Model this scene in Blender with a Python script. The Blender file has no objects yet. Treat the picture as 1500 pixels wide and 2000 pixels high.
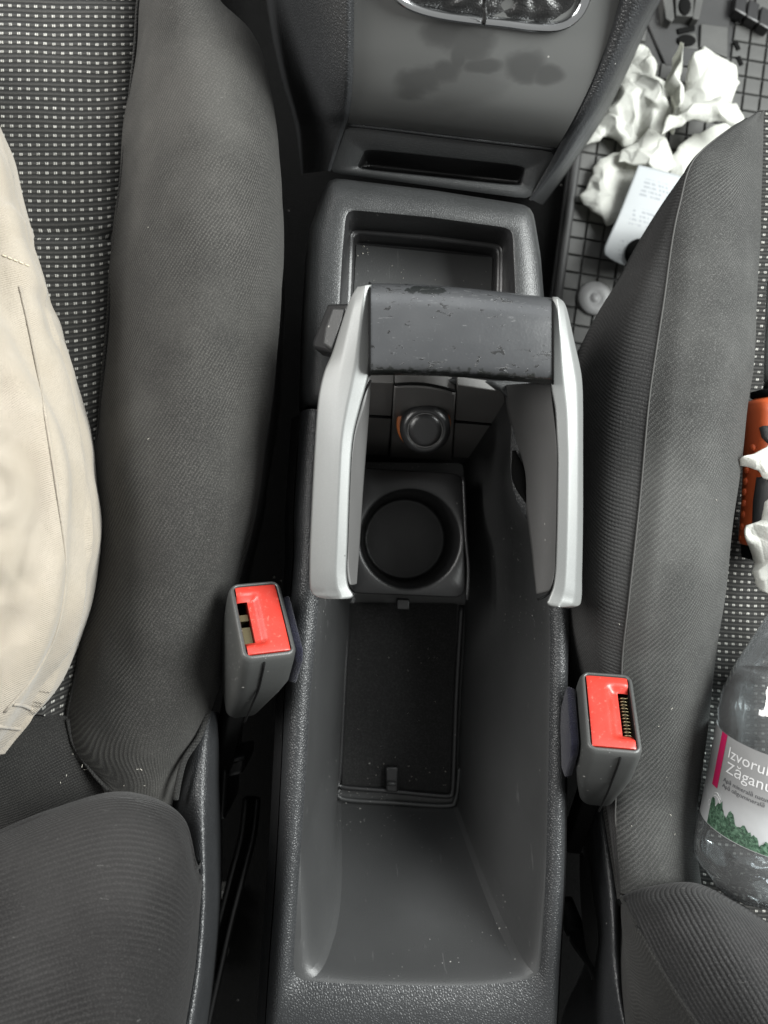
import bpy, bmesh, math, random
from mathutils import Vector, Matrix, noise
random.seed(7)
sc = bpy.context.scene
C = sc.collection
# ------------------------------------------------------------------ camera
F, W, HT, CAM_H = 1500.0, 1500, 2000, 0.44          # focal length in photo pixels, photo size, height over the console rim
NAD = (705, 1060)                                    # where straight down falls in the picture
dn = Vector(((NAD[0]-750)/F, -(NAD[1]-1000)/F, -1)).normalized()
Zc = -dn
Yc = (Vector((0, 1, 0)) - Zc*Zc.y).normalized()
Xc = Yc.cross(Zc)
R3 = Matrix((Xc, Yc, Zc))                            # camera space -> world
cam_d = bpy.data.cameras.new('camera')
cam_d.sensor_fit = 'VERTICAL'; cam_d.sensor_height = 36; cam_d.lens = 36*F/HT
cam_d.dof.use_dof = True; cam_d.dof.focus_distance = 0.425; cam_d.dof.aperture_fstop = 8.0
cam_d.clip_start = 0.01; cam_d.clip_end = 50
cam = bpy.data.objects.new('camera', cam_d); C.objects.link(cam)
CP = Vector((0, 0, CAM_H))
cam.matrix_world = Matrix.Translation(CP) @ R3.to_4x4()
sc.camera = cam
# ------------------------------------------------------------------ light: soft grey daylight through the car windows
w = bpy.data.worlds.new('World'); sc.world = w; w.use_nodes = True
bg = w.node_tree.nodes['Background']
bg.inputs[0].default_value = (0.99, 1.0, 0.98, 1); bg.inputs[1].default_value = 0.42
def area(name, loc, aim, sx, sy, power, col):
    d = bpy.data.lights.new(name, 'AREA'); d.shape = 'RECTANGLE'; d.size = sx; d.size_y = sy
    d.energy = power; d.color = col
    o = bpy.data.objects.new(name, d); C.objects.link(o); o.location = loc
    o.rotation_euler = (Vector(aim)-Vector(loc)).to_track_quat('-Z', 'Y').to_euler()
area('window_light_right', (0.90, 0.28, 0.82), (0, 0.05, 0), 0.8, 0.55, 56.0, (0.97, 1.0, 0.98))
area('window_light_left', (-0.95, 0.42, 0.68), (0, 0.1, 0), 0.8, 0.55, 24.0, (1.0, 0.99, 0.96))
area('windscreen_light', (0.05, 1.25, 0.95), (0, 0.1, 0), 1.3, 0.6, 5.5, (0.93, 0.97, 1.0))
vs = sc.view_settings
vs.view_transform = 'Standard'; vs.look = 'None'; vs.exposure = 0.0; vs.gamma = 1; vs.use_curve_mapping = False
sc.cycles.use_denoising = True
sc.cycles.max_bounces = 10; sc.cycles.transmission_bounces = 10; sc.cycles.transparent_max_bounces = 12
sc.cycles.caustics_refractive = True; sc.cycles.sample_clamp_indirect = 4

# ------------------------------------------------------------------ geometry helpers
def ray(px, py):
    return R3 @ Vector(((px-750)/F, -(py-1000)/F, -1))
def at(px, py, z):
    """photo pixel seen at height z -> point in the car (metres)"""
    d = ray(px, py)
    return CP + d*((z-CAM_H)/d.z)
def at_plane(px, py, p0, n, off=0.0):
    d = ray(px, py); p = p0 + n*off
    return CP + d*((p-CP).dot(n)/d.dot(n))
def cr(p0, p1, p2, p3, t):
    return 0.5*((2*p1)+(p2-p0)*t+(2*p0-5*p1+4*p2-p3)*t*t+(3*p1-p0-3*p2+p3)*t*t*t)
def crv(pts, u):
    n = len(pts)-1; x = max(0, min(n-1e-6, u*n)); i = int(x); t = x-i
    return cr(pts[max(i-1, 0)], pts[i], pts[i+1], pts[min(i+2, n)], t)
def resample(pts, n, smooth=True):
    """n+1 points evenly along a polyline"""
    if smooth and len(pts) > 2:
        pts = [crv(pts, k/(len(pts)*8)) for k in range(len(pts)*8+1)]
    L = [0]
    for a, b in zip(pts, pts[1:]): L.append(L[-1]+(b-a).length)
    out = []; j = 0
    for k in range(n+1):
        s = L[-1]*k/n
        while j < len(L)-2 and L[j+1] < s: j += 1
        d = L[j+1]-L[j]
        out.append(pts[j].lerp(pts[j+1], (s-L[j])/d if d > 1e-12 else 0))
    return out
class Surf:
    """smooth surface through rows of control points; rows run along v"""
    def __init__(s, rows, px=True):
        s.rows = [[at(*p) if px and not isinstance(p, Vector) else Vector(p) for p in r] for r in rows]
    def __call__(s, u, v):
        n = len(s.rows)-1; x = max(0, min(n-1e-6, v*n)); i = int(x); t = x-i
        R = s.rows
        q = [crv(R[k], u) for k in (max(i-1, 0), i, i+1, min(i+2, n))]
        return cr(*q, t)
    def normal(s, u, v):
        e = 1e-3
        n = (s(min(u+e,1), v)-s(max(u-e,0), v)).cross(s(u, min(v+e,1))-s(u, max(v-e,0)))
        n.normalize()
        return n if n.z >= 0 else -n
def root(name, label, cat, loc=(0,0,0), group=None, mat=None):
    o = bpy.data.objects.new(name, None); C.objects.link(o); o.empty_display_size = 0.02
    o.matrix_world = mat if mat is not None else Matrix.Translation(Vector(loc))
    tag(o, label, cat, group); o['_m'] = 0; ROOTM[o.name] = o.matrix_world.copy() if mat is None else mat.copy()
    del o['_m']
    return o
ROOTM = {}
def tag(o, label=None, cat=None, group=None, kind=None):
    if label: o['label'] = label
    if cat: o['category'] = cat
    if group: o['group'] = group
    if kind: o['kind'] = kind
    return o
def mesh(name, V, Fa, mat, parent=None, uv=None, smooth=True, local=False, mats=None, fm=None):
    me = bpy.data.meshes.new(name)
    me.from_pydata([tuple(v) for v in V], [], Fa)
    for m in (mats or [mat]): me.materials.append(m)
    if uv is not None:
        l = me.uv_layers.new(name='UVMap')
        vi = [0]*len(me.loops); me.loops.foreach_get('vertex_index', vi)
        flat = []
        for i in vi: flat += [uv[i][0], uv[i][1]]
        l.data.foreach_set('uv', flat)
    if fm: me.polygons.foreach_set('material_index', fm)
    me.polygons.foreach_set('use_smooth', [smooth]*len(me.polygons))
    me.update()
    o = bpy.data.objects.new(name, me); C.objects.link(o)
    if parent is not None:
        o.parent = parent
        if not local:
            if parent.name in ROOTM: o.matrix_parent_inverse = ROOTM[parent.name].inverted()
    return o
def fix_normals(o, up=None):
    bm = bmesh.new(); bm.from_mesh(o.data)
    bmesh.ops.recalc_face_normals(bm, faces=bm.faces)
    if up is not None:
        s = sum(f.normal.dot(Vector(up))*f.calc_area() for f in bm.faces)
        if s < 0: bmesh.ops.reverse_faces(bm, faces=bm.faces)
    bm.to_mesh(o.data); bm.free(); return o
def surf_obj(name, S, nu, nv, mat, parent=None, disp=None, thick=0, ur=(0,1), vr=(0,1), tag_up=True):
    V = []; uv = []
    G = [[S(ur[0]+(ur[1]-ur[0])*i/nu, vr[0]+(vr[1]-vr[0])*j/nv) for i in range(nu+1)] for j in range(nv+1)]
    # texture lengths along the middle lines keep weave straight
    cu = [[0]*(nu+1) for _ in range(nv+1)]; cv = [[0]*(nu+1) for _ in range(nv+1)]
    for j in range(nv+1):
        for i in range(1, nu+1): cu[j][i] = cu[j][i-1]+(G[j][i]-G[j][i-1]).length
    for i in range(nu+1):
        for j in range(1, nv+1): cv[j][i] = cv[j-1][i]+(G[j][i]-G[j-1][i]).length
    for j in range(nv+1):
        for i in range(nu+1):
            p = G[j][i]
            if disp:
                u = ur[0]+(ur[1]-ur[0])*i/nu; v = vr[0]+(vr[1]-vr[0])*j/nv
                p = p + S.normal(u, v)*disp(p, u, v)
            V.append(p); uv.append((cu[j][i], cv[j][i]))
    Fa = [(j*(nu+1)+i, j*(nu+1)+i+1, (j+1)*(nu+1)+i+1, (j+1)*(nu+1)+i) for j in range(nv) for i in range(nu)]
    o = mesh(name, V, Fa, mat, parent, uv)
    n = sum((p.normal.z*p.area for p in o.data.polygons))
    if n < 0: o.data.flip_normals()
    if thick:
        m = o.modifiers.new('thickness', 'SOLIDIFY'); m.thickness = thick; m.offset = -1
    return o
def rings_obj(name, rings, mat, parent=None, closed=True, cap0=False, cap1=False, local=False, smooth=True, up=None):
    n = len(rings[0]); V = [p for r in rings for p in r]; Fa = []
    uv = []; vv = 0
    for k, r in enumerate(rings):
        if k: vv += sum((a-b).length for a, b in zip(r, rings[k-1]))/n
        uu = 0
        for i, p in enumerate(r):
            if i: uu += (p-r[i-1]).length
            uv.append((uu, vv))
    m = n if closed else n-1
    for k in range(len(rings)-1):
        for i in range(m):
            a, b = k*n+i, k*n+(i+1) % n
            Fa.append((a, b, b+n, a+n))
    if cap0: Fa.append(tuple(range(n))[::-1])
    if cap1: Fa.append(tuple((len(rings)-1)*n+i for i in range(n)))
    o = mesh(name, V, Fa, mat, parent, uv, smooth, local)
    fix_normals(o, up)
    return o
def tube(name, pts, r, mat, parent=None, n=8, local=False, closed=False, flat=1.0):
    rings = []
    N = len(pts)
    for k, p in enumerate(pts):
        if closed: t = pts[(k+1) % N]-pts[k-1]
        else: t = pts[min(k+1, N-1)]-pts[max(k-1, 0)]
        t = t.normalized() if t.length > 1e-9 else Vector((0,1,0))
        up = Vector((0,0,1)) if abs(t.z) < 0.9 else Vector((1,0,0))
        s = t.cross(up).normalized(); q = s.cross(t)
        rr = r(k/(N-1)) if callable(r) else r
        rings.append([p + s*math.cos(a)*rr + q*math.sin(a)*rr*flat for a in (2*math.pi*i/n for i in range(n))])
    if closed: rings.append(rings[0])
    return rings_obj(name, rings, mat, parent, cap0=not closed, cap1=not closed, local=local)
def lathe(name, prof, mat, parent=None, M=Matrix(), n=40, local=False, cap=True):
    rings = [[M @ Vector((r*math.cos(a), r*math.sin(a), z)) for a in (2*math.pi*i/n for i in range(n))] for r, z in prof]
    return rings_obj(name, rings, mat, parent, cap0=cap, cap1=cap, local=local)
def rrect(w, h, r, n=5):
    out = []
    for cx, cy, a0 in ((w/2-r, h/2-r, 0), (-w/2+r, h/2-r, 90), (-w/2+r, -h/2+r, 180), (w/2-r, -h/2+r, 270)):
        for k in range(n+1):
            a = math.radians(a0+90*k/n); out.append((cx+r*math.cos(a), cy+r*math.sin(a)))
    return out
def basis(o, x, y, z):
    return Matrix(((x.x, y.x, z.x, o.x), (x.y, y.y, z.y, o.y), (x.z, y.z, z.z, o.z), (0,0,0,1)))
def prism(name, poly, h0, h1, mat, parent, bevel=0.0, local=False):
    """poly: list of points of the top face, h: vector down"""
    n = len(poly)
    top = [Vector(p) for p in poly]
    rings = [[p+h1 for p in top], top]
    o = rings_obj(name, rings, mat, parent, cap0=True, cap1=True, local=local, smooth=False)
    if bevel:
        b = o.modifiers.new('bevel', 'BEVEL'); b.width = bevel; b.segments = 2; b.limit_method = 'ANGLE'
        for p in o.data.polygons: p.use_smooth = True
        try: o.data.set_sharp_from_angle(angle=math.radians(40))
        except Exception: pass
    return o
def nz(p, s, seed=0.0):
    return noise.noise(Vector((p[0]*s+seed, p[1]*s-seed*1.7, p[2]*s+seed*.3)))

# ------------------------------------------------------------------ material helpers
class X:
    """a socket with arithmetic"""
    def __init__(s, nt, sk): s.nt, s.k = nt, sk
    def m(s, op, b=None, c=None, clamp=False):
        n = s.nt.nodes.new('ShaderNodeMath'); n.operation = op; n.use_clamp = clamp
        for i, q in enumerate((s, b, c)):
            if q is None: continue
            if isinstance(q, X): s.nt.links.new(q.k, n.inputs[i])
            else: n.inputs[i].default_value = q
        return X(s.nt, n.outputs[0])
    def __add__(s, b): return s.m('ADD', b)
    def __sub__(s, b): return s.m('SUBTRACT', b)
    def __mul__(s, b): return s.m('MULTIPLY', b)
    def __truediv__(s, b): return s.m('DIVIDE', b)
    def sin(s): return s.m('SINE')
    def fract(s): return s.m('FRACT')
    def abs(s): return s.m('ABSOLUTE')
    def lt(s, b): return s.m('LESS_THAN', b)
    def gt(s, b): return s.m('GREATER_THAN', b)
    def max(s, b): return s.m('MAXIMUM', b)
    def min(s, b): return s.m('MINIMUM', b)
    def step(s, a, b):
        n = s.nt.nodes.new('ShaderNodeMapRange'); n.interpolation_type = 'SMOOTHSTEP'
        s.nt.links.new(s.k, n.inputs[0]); n.inputs[1].default_value = a; n.inputs[2].default_value = b
        return X(s.nt, n.outputs[0])
class Mat:
    def __init__(s, name, col, rough=0.5, metal=0.0, spec=0.5):
        s.mat = bpy.data.materials.new(name); s.mat.use_nodes = True
        s.nt = s.mat.node_tree; s.b = s.nt.nodes['Principled BSDF']
        s.b.inputs['Base Color'].default_value = (*col, 1); s.b.inputs['Roughness'].default_value = rough
        s.b.inputs['Metallic'].default_value = metal; s.b.inputs['Specular IOR Level'].default_value = spec
        s.tc = s.nt.nodes.new('ShaderNodeTexCoord'); s.col = None; s.base = (*col, 1)
        s.h = None
    def obj(s): return s.tc.outputs['Object']
    def uv(s):
        n = s.nt.nodes.new('ShaderNodeSeparateXYZ'); s.nt.links.new(s.tc.outputs['UV'], n.inputs[0])
        return X(s.nt, n.outputs[0]), X(s.nt, n.outputs[1])
    def xyz(s):
        n = s.nt.nodes.new('ShaderNodeSeparateXYZ'); s.nt.links.new(s.tc.outputs['Object'], n.inputs[0])
        return [X(s.nt, q) for q in n.outputs]
    def noise(s, scale, detail=3, rough=0.55, stretch=None, dist=0.0):
        n = s.nt.nodes.new('ShaderNodeTexNoise'); n.inputs['Scale'].default_value = scale
        n.inputs['Detail'].default_value = detail; n.inputs['Roughness'].default_value = rough
        n.inputs['Distortion'].default_value = dist
        src = s.tc.outputs['Object']
        if stretch:
            mp = s.nt.nodes.new('ShaderNodeMapping'); mp.inputs['Scale'].default_value = stretch
            s.nt.links.new(src, mp.inputs[0]); src = mp.outputs[0]
        s.nt.links.new(src, n.inputs['Vector'])
        return X(s.nt, n.outputs['Fac'])
    def voro(s, scale, feature='F1', out='Distance'):
        n = s.nt.nodes.new('ShaderNodeTexVoronoi'); n.feature = feature; n.inputs['Scale'].default_value = scale
        s.nt.links.new(s.tc.outputs['Object'], n.inputs['Vector'])
        if out == 'both':
            sp = s.nt.nodes.new('ShaderNodeSeparateColor'); s.nt.links.new(n.outputs['Color'], sp.inputs[0])
            return X(s.nt, n.outputs['Distance']), X(s.nt, sp.outputs[0])
        return X(s.nt, n.outputs[out])
    def mix(s, fac, col):
        """mix towards col by fac (X) on top of the current colour"""
        n = s.nt.nodes.new('ShaderNodeMix'); n.data_type = 'RGBA'
        if isinstance(fac, X): s.nt.links.new(fac.k, n.inputs[0])
        else: n.inputs[0].default_value = fac
        if s.col is None: n.inputs[6].default_value = s.base
        else: s.nt.links.new(s.col, n.inputs[6])
        n.inputs[7].default_value = (*col, 1)
        s.col = n.outputs[2]; s.nt.links.new(s.col, s.b.inputs['Base Color']); return s
    def rough(s, x): s.nt.links.new(x.k, s.b.inputs['Roughness']); return s
    def bump(s, x, dist, strength=1.0):
        n = s.nt.nodes.new('ShaderNodeBump'); n.inputs['Distance'].default_value = dist
        n.inputs['Strength'].default_value = strength
        s.nt.links.new(x.k, n.inputs['Height'])
        if s.h: s.nt.links.new(s.h, n.inputs['Normal'])
        s.h = n.outputs[0]; s.nt.links.new(s.h, s.b.inputs['Normal']); return s
    def dust(s, scale=230, amount=0.05, col=(0.27, 0.265, 0.25), size=0.11):
        d, c = s.voro(scale, 'F1', 'both')
        big = s.noise(9, 2).step(0.42, 0.62)
        s.mix(d.lt(size)*c.gt(1-amount)*big, col); return s
    def sheen(s, v, rough=0.5, tint=(1,1,1)):
        s.b.inputs['Sheen Weight'].default_value = v; s.b.inputs['Sheen Roughness'].default_value = rough
        s.b.inputs['Sheen Tint'].default_value = (*tint, 1); return s

def leather(name, col, scale=620, rough=0.42, d=0.00045):
    m = Mat(name, col, rough)
    e = m.voro(scale, 'DISTANCE_TO_EDGE').step(0.0, 0.35)
    m.mix(m.noise(25, 3).step(0.35, 0.75)*0.35, tuple(c*1.5 for c in col))
    m.rough(m.noise(40, 3)*0.15+(rough-0.08))
    m.mix(e.m('SUBTRACT', 1.0).abs()*0.5, tuple(c*.4 for c in col)); m.bump(e, d); m.bump(m.noise(2600, 2), 0.00003); m.dust(200, 0.03)
    return m.mat
M = {}
M['leather'] = leather('grained_plastic', (0.023, 0.024, 0.0255), 660, 0.43, 0.00015)
M['leather_fine'] = leather('fine_grained_plastic', (0.022, 0.023, 0.0235), 950, 0.42, 0.00006)
def satin(name, col, rough=0.45, dust=0.06, bump=0.00006, size=0.11):
    m = Mat(name, col, rough)
    m.mix(m.noise(14, 4).step(0.3, 0.8)*0.45, tuple(c*1.45 for c in col))
    sc_ = m.noise(60, 3, 0.6, (6, 0.6, 1)).step(0.68, 0.74)
    m.mix(sc_*0.10, (0.2, 0.2, 0.2))
    m.rough(m.noise(22, 4)*0.22+(rough-0.11))
    m.bump(m.noise(1400, 2), bump*1.5)
    if dust:
        m.dust(190, dust, size=size); m.dust(420, dust*.8, (0.16, 0.16, 0.155), .16)
    return m.mat
M['plastic'] = satin('satin_plastic', (0.0285, 0.0290, 0.0293), 0.44, 0.22, size=0.11)
M['plastic_dark'] = satin('dark_plastic', (0.012, 0.012, 0.0125), 0.36, 0.12)
M['plastic_panel'] = satin('socket_panel_plastic', (0.085, 0.082, 0.079), 0.45, 0.16)
M['cup'] = satin('cup_plastic', (0.013, 0.013, 0.0135), 0.40, 0.02)
M['cap'] = satin('cap_plastic', (0.013, 0.013, 0.0135), 0.32, 0.0)
M['black'] = Mat('black_gap', (0.004, 0.004, 0.004), 0.9, spec=0.1).mat
M['housing'] = satin('buckle_plastic', (0.034, 0.035, 0.034), 0.42, 0.16)
def mk_dash():
    m = Mat('satin_soft_paint', (0.078, 0.079, 0.077), 0.40)
    # damp patches wiped across the middle of the panel
    x, y, z = m.xyz(); wn = (m.noise(70, 3)-0.5); wn2 = (m.noise(70, 3, 0.55, (1, 1, 2))-0.5)
    tot = None
    for px_, py_, rx_, ry_, zz in ((872,84,50,20,.062),(915,108,42,17,.058),(892,126,16,16,.055),(868,152,34,13,.050),(816,166,46,14,.046),(938,146,40,9,.051),(1020,150,40,18,.050),(1062,166,30,12,.047),(905,190,75,18,.040)):
        c = at(px_, py_, zz); k_ = (CAM_H-zz)/F
        u_ = (x-c.x)*(1/(rx_*k_))+wn*0.9; v_ = (y-c.y)*(1/(ry_*k_))+wn2*1.2
        e_ = (u_*u_+v_*v_).step(1.7, 0.35)
        if py_ > 180: e_ = e_*0.35
        tot = e_ if tot is None else tot.max(e_)
    m.mix(tot*0.62, (0.024, 0.024, 0.0235))
    m.rough(m.noise(12, 4)*0.12+0.34)
    m.bump(m.noise(3500, 2), 0.00003); m.dust(210, 0.05)
    return m.mat
M['dash'] = mk_dash()
def mk_felt(name, col, bump=0.0006):
    m = Mat(name, col, 0.95, spec=0.06)
    m.mix(m.noise(900, 3).step(0.4, 0.75)*0.6, tuple(c*2.4 for c in col))
    m.bump(m.noise(1500, 3), bump); m.dust(160, 0.06, size=0.1); m.sheen(0.0 if col[0] < .005 else 0.12)
    return m.mat
M['felt'] = mk_felt('felt_lining', (0.016, 0.016, 0.016))
M['carpet'] = mk_felt('floor_carpet', (0.0030, 0.0030, 0.0030), 0.0015)  # black carpet, darkened further so its colour carries the shade of the gaps
M['loop'] = mk_felt('navy_loop_pile', (0.007, 0.007, 0.014), 0.001)
def mk_silver():
    m = Mat('silver_paint', (0.150, 0.154, 0.152), 0.48, 0.35)
    m.mix(m.noise(2600, 2).step(0.45, 0.8)*0.5, (0.22, 0.225, 0.222))
    m.bump(m.noise(1900, 2), 0.00004)
    d, c = m.voro(140, 'F1', 'both'); m.mix(d.lt(0.06)*c.gt(0.88), (0.06, 0.06, 0.06))
    m.mix(m.noise(18, 4).step(0.45, 0.75)*0.25, (0.16, 0.16, 0.15))
    m.mix(m.noise(500, 2, 0.5, (0.3, 2.2, 1), 1.5).step(0.70, 0.73)*0.35, (0.16, 0.16, 0.16))
    return m.mat
M['silver'] = mk_silver()
def mk_bar():
    m = Mat('worn_lacquer', (0.031, 0.032, 0.034), 0.28)
    a = m.noise(130, 4, 0.6, (1, 2.2, 1), 1.2)
    m.mix(m.noise(20, 3).step(0.35, 0.7)*0.5, (0.055, 0.056, 0.058))
    chips = (a+(m.noise(35, 2)-0.5)*0.25).step(0.625, 0.64)
    m.mix(chips*0.9, (0.010, 0.010, 0.010))
    x, y, z = m.xyz()
    p0, p1 = at(722, 733, 0.07), at(1077, 752, 0.07)      # worn through along the rear edge
    sl = (p1.y-p0.y)/(p1.x-p0.x)
    dd = y-((x-p0.x)*sl+p0.y)
    wob = m.noise(300, 4)*0.010
    edge = (dd-wob).step(-0.0008, -0.0024)
    m.mix(edge*0.95, (0.010, 0.011, 0.010))
    q = at(833, 570, 0.07); rx = (x-q.x)/0.0105; ry = (y-q.y+rx*0.0004)/0.0028
    rr = (rx*rx+ry*ry)+(m.noise(260, 4)-0.5)*4.0
    m.mix(rr.step(1.0, 0.85), (0.010, 0.011, 0.011))
    scr = m.noise(300, 2, 0.5, (0.25, 2.0, 1), 2.5).step(0.70, 0.72)
    m.mix(scr*0.30, (0.22, 0.22, 0.22))
    m.mix(m.noise(900, 2, 0.5, (1.6, 0.2, 1)).step(0.68, 0.74)*0.10, (0.2, 0.2, 0.2))
    m.rough(m.noise(70, 4)*0.16+0.17)
    m.bump(chips+edge, 0.00012, 0.6)
    m.bump(m.noise(700, 3), 0.00005)
    return m.mat
M['bar'] = mk_bar()
M['liner'] = satin('grey_liner', (0.070, 0.069, 0.068), 0.55, 0.05)
def mk_red():
    m = Mat('red_plastic', (0.34, 0.025, 0.016), 0.38)
    m.mix(m.noise(60, 4).step(0.4, 0.8)*0.4, (0.40, 0.040, 0.028))
    m.mix(m.noise(500, 4).step(0.60, 0.70)*0.25, (0.60, 0.20, 0.16)); m.mix(m.noise(38, 4).step(0.55, 0.75)*0.3, (0.28, 0.02, 0.014))
    m.rough(m.noise(90, 3)*0.25+0.25); m.bump(m.noise(900, 2), 0.00004)
    m.b.inputs['Subsurface Weight'].default_value = 0.0
    return m.mat
M['red'] = mk_red()
M['metal'] = Mat('latch_metal', (0.20, 0.17, 0.10), 0.4, 1.0).mat
M['chrome'] = Mat('chrome_trim', (0.55, 0.56, 0.57), 0.14, 1.0).mat
M['steel'] = Mat('brushed_steel', (0.60, 0.62, 0.63), 0.25, 1.0).mat
def mk_gaiter():
    m = Mat('black_leather', (0.010, 0.010, 0.010), 0.34)
    m.bump(m.voro(700, 'DISTANCE_TO_EDGE').step(0, 0.3), 0.00008); m.bump(m.noise(90, 2, 0.5, (1, 3, 1)), 0.0005)
    return m.mat
M['gaiter'] = mk_gaiter()
def mk_twill(name, col, hi, pitch=0.0021, ang=35, amp=0.00045, soft=0.6, cross=0.45):
    m = Mat(name, col, 0.92, spec=0.12)
    u, v = m.uv()
    wob = (m.noise(45, 2)-0.5)*0.0016+(m.noise(400, 2)-0.5)*0.0004
    a = math.radians(ang); k = 2*math.pi/pitch
    s = ((u*math.cos(a)+v*math.sin(a)+wob)*k).sin()*0.5+0.5
    t = ((u*-math.sin(a)+v*math.cos(a)+wob)*(k*1.25)).sin()*0.5+0.5
    worn = m.noise(16, 3).step(0.30, 0.70)*0.6+0.4          # pile rubbed flat in places
    h = s*(t*cross+(1-cross))*worn
    fine = m.noise(1500, 2)
    m.mix(h.step(0.20, 0.95)*soft, hi)
    m.mix(fine.step(0.48, 0.72)*0.5, hi)
    m.mix(m.noise(1300, 2, .5, (1, 1, 3)).step(0.50, 0.70)*0.45, tuple(c*.55 for c in col))
    m.mix(m.noise(11, 4).step(0.42, 0.75)*0.30, tuple(c*1.15 for c in hi))
    m.dust(150, 0.012, (0.22, 0.21, 0.20), 0.06)
    fib = m.noise(260, 2, 0.5, (0.35, 2.6, 1), 2.0).step(0.735, 0.75)
    m.mix(fib*0.25, (0.2, 0.2, 0.19))
    m.bump(h, amp); m.bump(fine, 0.00025); m.sheen(0.05, 0.45)
    return m.mat
M['twill'] = mk_twill('charcoal_twill', (0.022, 0.0215, 0.0205), (0.088, 0.085, 0.079), 0.0019, 35, 0.00036, 0.55)
M['twill_dark'] = mk_twill('dark_twill', (0.015, 0.0148, 0.0145), (0.052, 0.051, 0.048), 0.0018, 62, 0.00034, 0.5)
M['rib_side'] = mk_twill('ribbed_side_cloth', (0.014, 0.0138, 0.0138), (0.045, 0.044, 0.043), 0.0022, 90, 0.00030, 0.5, 0.3)
M['rib_back'] = mk_twill('ribbed_back_cloth', (0.010, 0.0095, 0.0095), (0.036, 0.0345, 0.034), 0.0025, 82, 0.00032, 0.42, 0.35)
M['rib_long'] = mk_twill('ribbed_long_cloth', (0.011, 0.011, 0.0112), (0.048, 0.047, 0.047), 0.0027, 6, 0.0006, 0.6, 0.25)
M['twill_top'] = mk_twill('grey_top_weave', (0.024, 0.0242, 0.0235), (0.100, 0.100, 0.096), 0.0017, 30, 0.00030, 0.5)
def mk_dots(name, su, sv, zig=False):
    m = Mat(name, (0.014, 0.014, 0.0135), 0.9, spec=0.15)
    u, v = m.uv()
    wob = (m.noise(40, 2)-0.5)*0.0016+(m.noise(350, 2)-0.5)*0.0006
    u = u+wob; v = v+wob*0.7
    fu = (u/su).fract()-0.5; fv = (v/sv).fract()-0.5
    rib = (((v/sv)*4.0*math.pi+math.pi/2).sin()*0.5+0.5)
    thr = ((u/su)*14*math.pi).sin()*0.5+0.5
    m.mix((rib*(thr*0.6+0.4)).step(0.2, 0.95)*0.75, (0.058, 0.056, 0.052))
    inside = fu.abs().step(0.24, 0.14)*fv.abs().step(0.19, 0.10)
    gap = (fu+fv*(0.5 if zig else 0.0)).abs().step(0.0, 0.05)*0.7+0.3
    dot = inside*gap
    m.mix(dot*(m.noise(300, 2).step(0.25, 0.7)*0.5+0.5)*(m.noise(1800, 2).step(0.3, 0.6)*0.5+0.5), (0.42, 0.41, 0.38))
    m.bump(rib*0.6+dot*0.8+thr*0.15, 0.0006); m.bump(m.noise(2000, 2), 0.0002); m.sheen(0.12)
    return m.mat
M['dots'] = mk_dots('dotted_seat_cloth', 0.0050, 0.0056)
M['dots_b'] = mk_dots('dotted_seat_cloth_zigzag', 0.0046, 0.0049, True)
def mk_cloth():
    m = Mat('beige_cotton', (0.262, 0.228, 0.184), 0.9, spec=0.2)
    m.mix(m.noise(35, 4).step(0.3, 0.75)*0.6, (0.315, 0.280, 0.237))
    u, v = m.uv()
    t = ((u+v)*(2*math.pi/0.0009)).sin()*0.5+0.5
    m.mix(t*0.15, (0.40, 0.36, 0.28))
    m.bump(t, 0.0002); m.bump(m.noise(120, 3, 0.5, (1.5, 0.8, 1)), 0.0007); m.bump(m.noise(1500, 2), 0.0002); m.sheen(0.2)
    return m.mat
M['cotton'] = mk_cloth()
M['thread'] = Mat('seam_thread', (0.42, 0.37, 0.28), 0.9).mat
M['thread_grey'] = Mat('grey_seam_thread', (0.045, 0.044, 0.042), 0.9).mat
def mk_tissue():
    m = Mat('white_tissue', (0.66, 0.665, 0.63), 0.85, spec=0.2)
    m.bump(m.noise(160, 2), 0.0004); m.bump(m.voro(900), 0.00015)
    nt = m.nt; tl_ = nt.nodes.new('ShaderNodeBsdfTranslucent'); tl_.inputs[0].default_value = (0.62, 0.62, 0.57, 1)
    mx = nt.nodes.new('ShaderNodeMixShader'); mx.inputs[0].default_value = 0.5
    nt.links.new(m.b.outputs[0], mx.inputs[1]); nt.links.new(tl_.outputs[0], mx.inputs[2]); nt.links.new(m.h, tl_.inputs['Normal']); nt.links.new(mx.outputs[0], nt.nodes['Material Output'].inputs[0])
    return m.mat
M['tissue'] = mk_tissue()
def mk_leaflet():
    m = Mat('pale_blue_paper', (0.30, 0.315, 0.325), 0.5)
    u, v = m.uv()
    line = (v/0.0042).fract().step(0.45, 0.5)
    word = m.noise(420, 2, 0.5, (1, 0.15, 1)).step(0.46, 0.52)
    band = (v/0.030).fract().step(0.35, 0.45)
    m.mix(line*word*band*(u-0.010).step(0, 0.001)*0.45, (0.09, 0.10, 0.12))
    m.mix((v-0.052).step(0, 0.003)*0.25, (0.37, 0.385, 0.39))
    return m.mat
M['leaflet'] = mk_leaflet()
def mk_rubber(name, col, rough=0.6):
    m = Mat(name, col, rough)
    m.mix(m.noise(30, 4).step(0.35, 0.75)*0.6, tuple(c*1.7 for c in col))
    m.bump(m.noise(900, 2), 0.0002); m.dust(120, 0.06, (0.2, 0.2, 0.19)); return m.mat
M['rubber'] = mk_rubber('floor_mat_rubber', (0.040, 0.040, 0.038))
M['rubber_dark'] = mk_rubber('floor_mat_base_rubber', (0.014, 0.014, 0.014))
M['clip'] = mk_rubber('grey_clip_plastic', (0.13, 0.13, 0.13), 0.5)
M['orange'] = Mat('orange_plastic', (0.62, 0.115, 0.035), 0.38)
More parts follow.
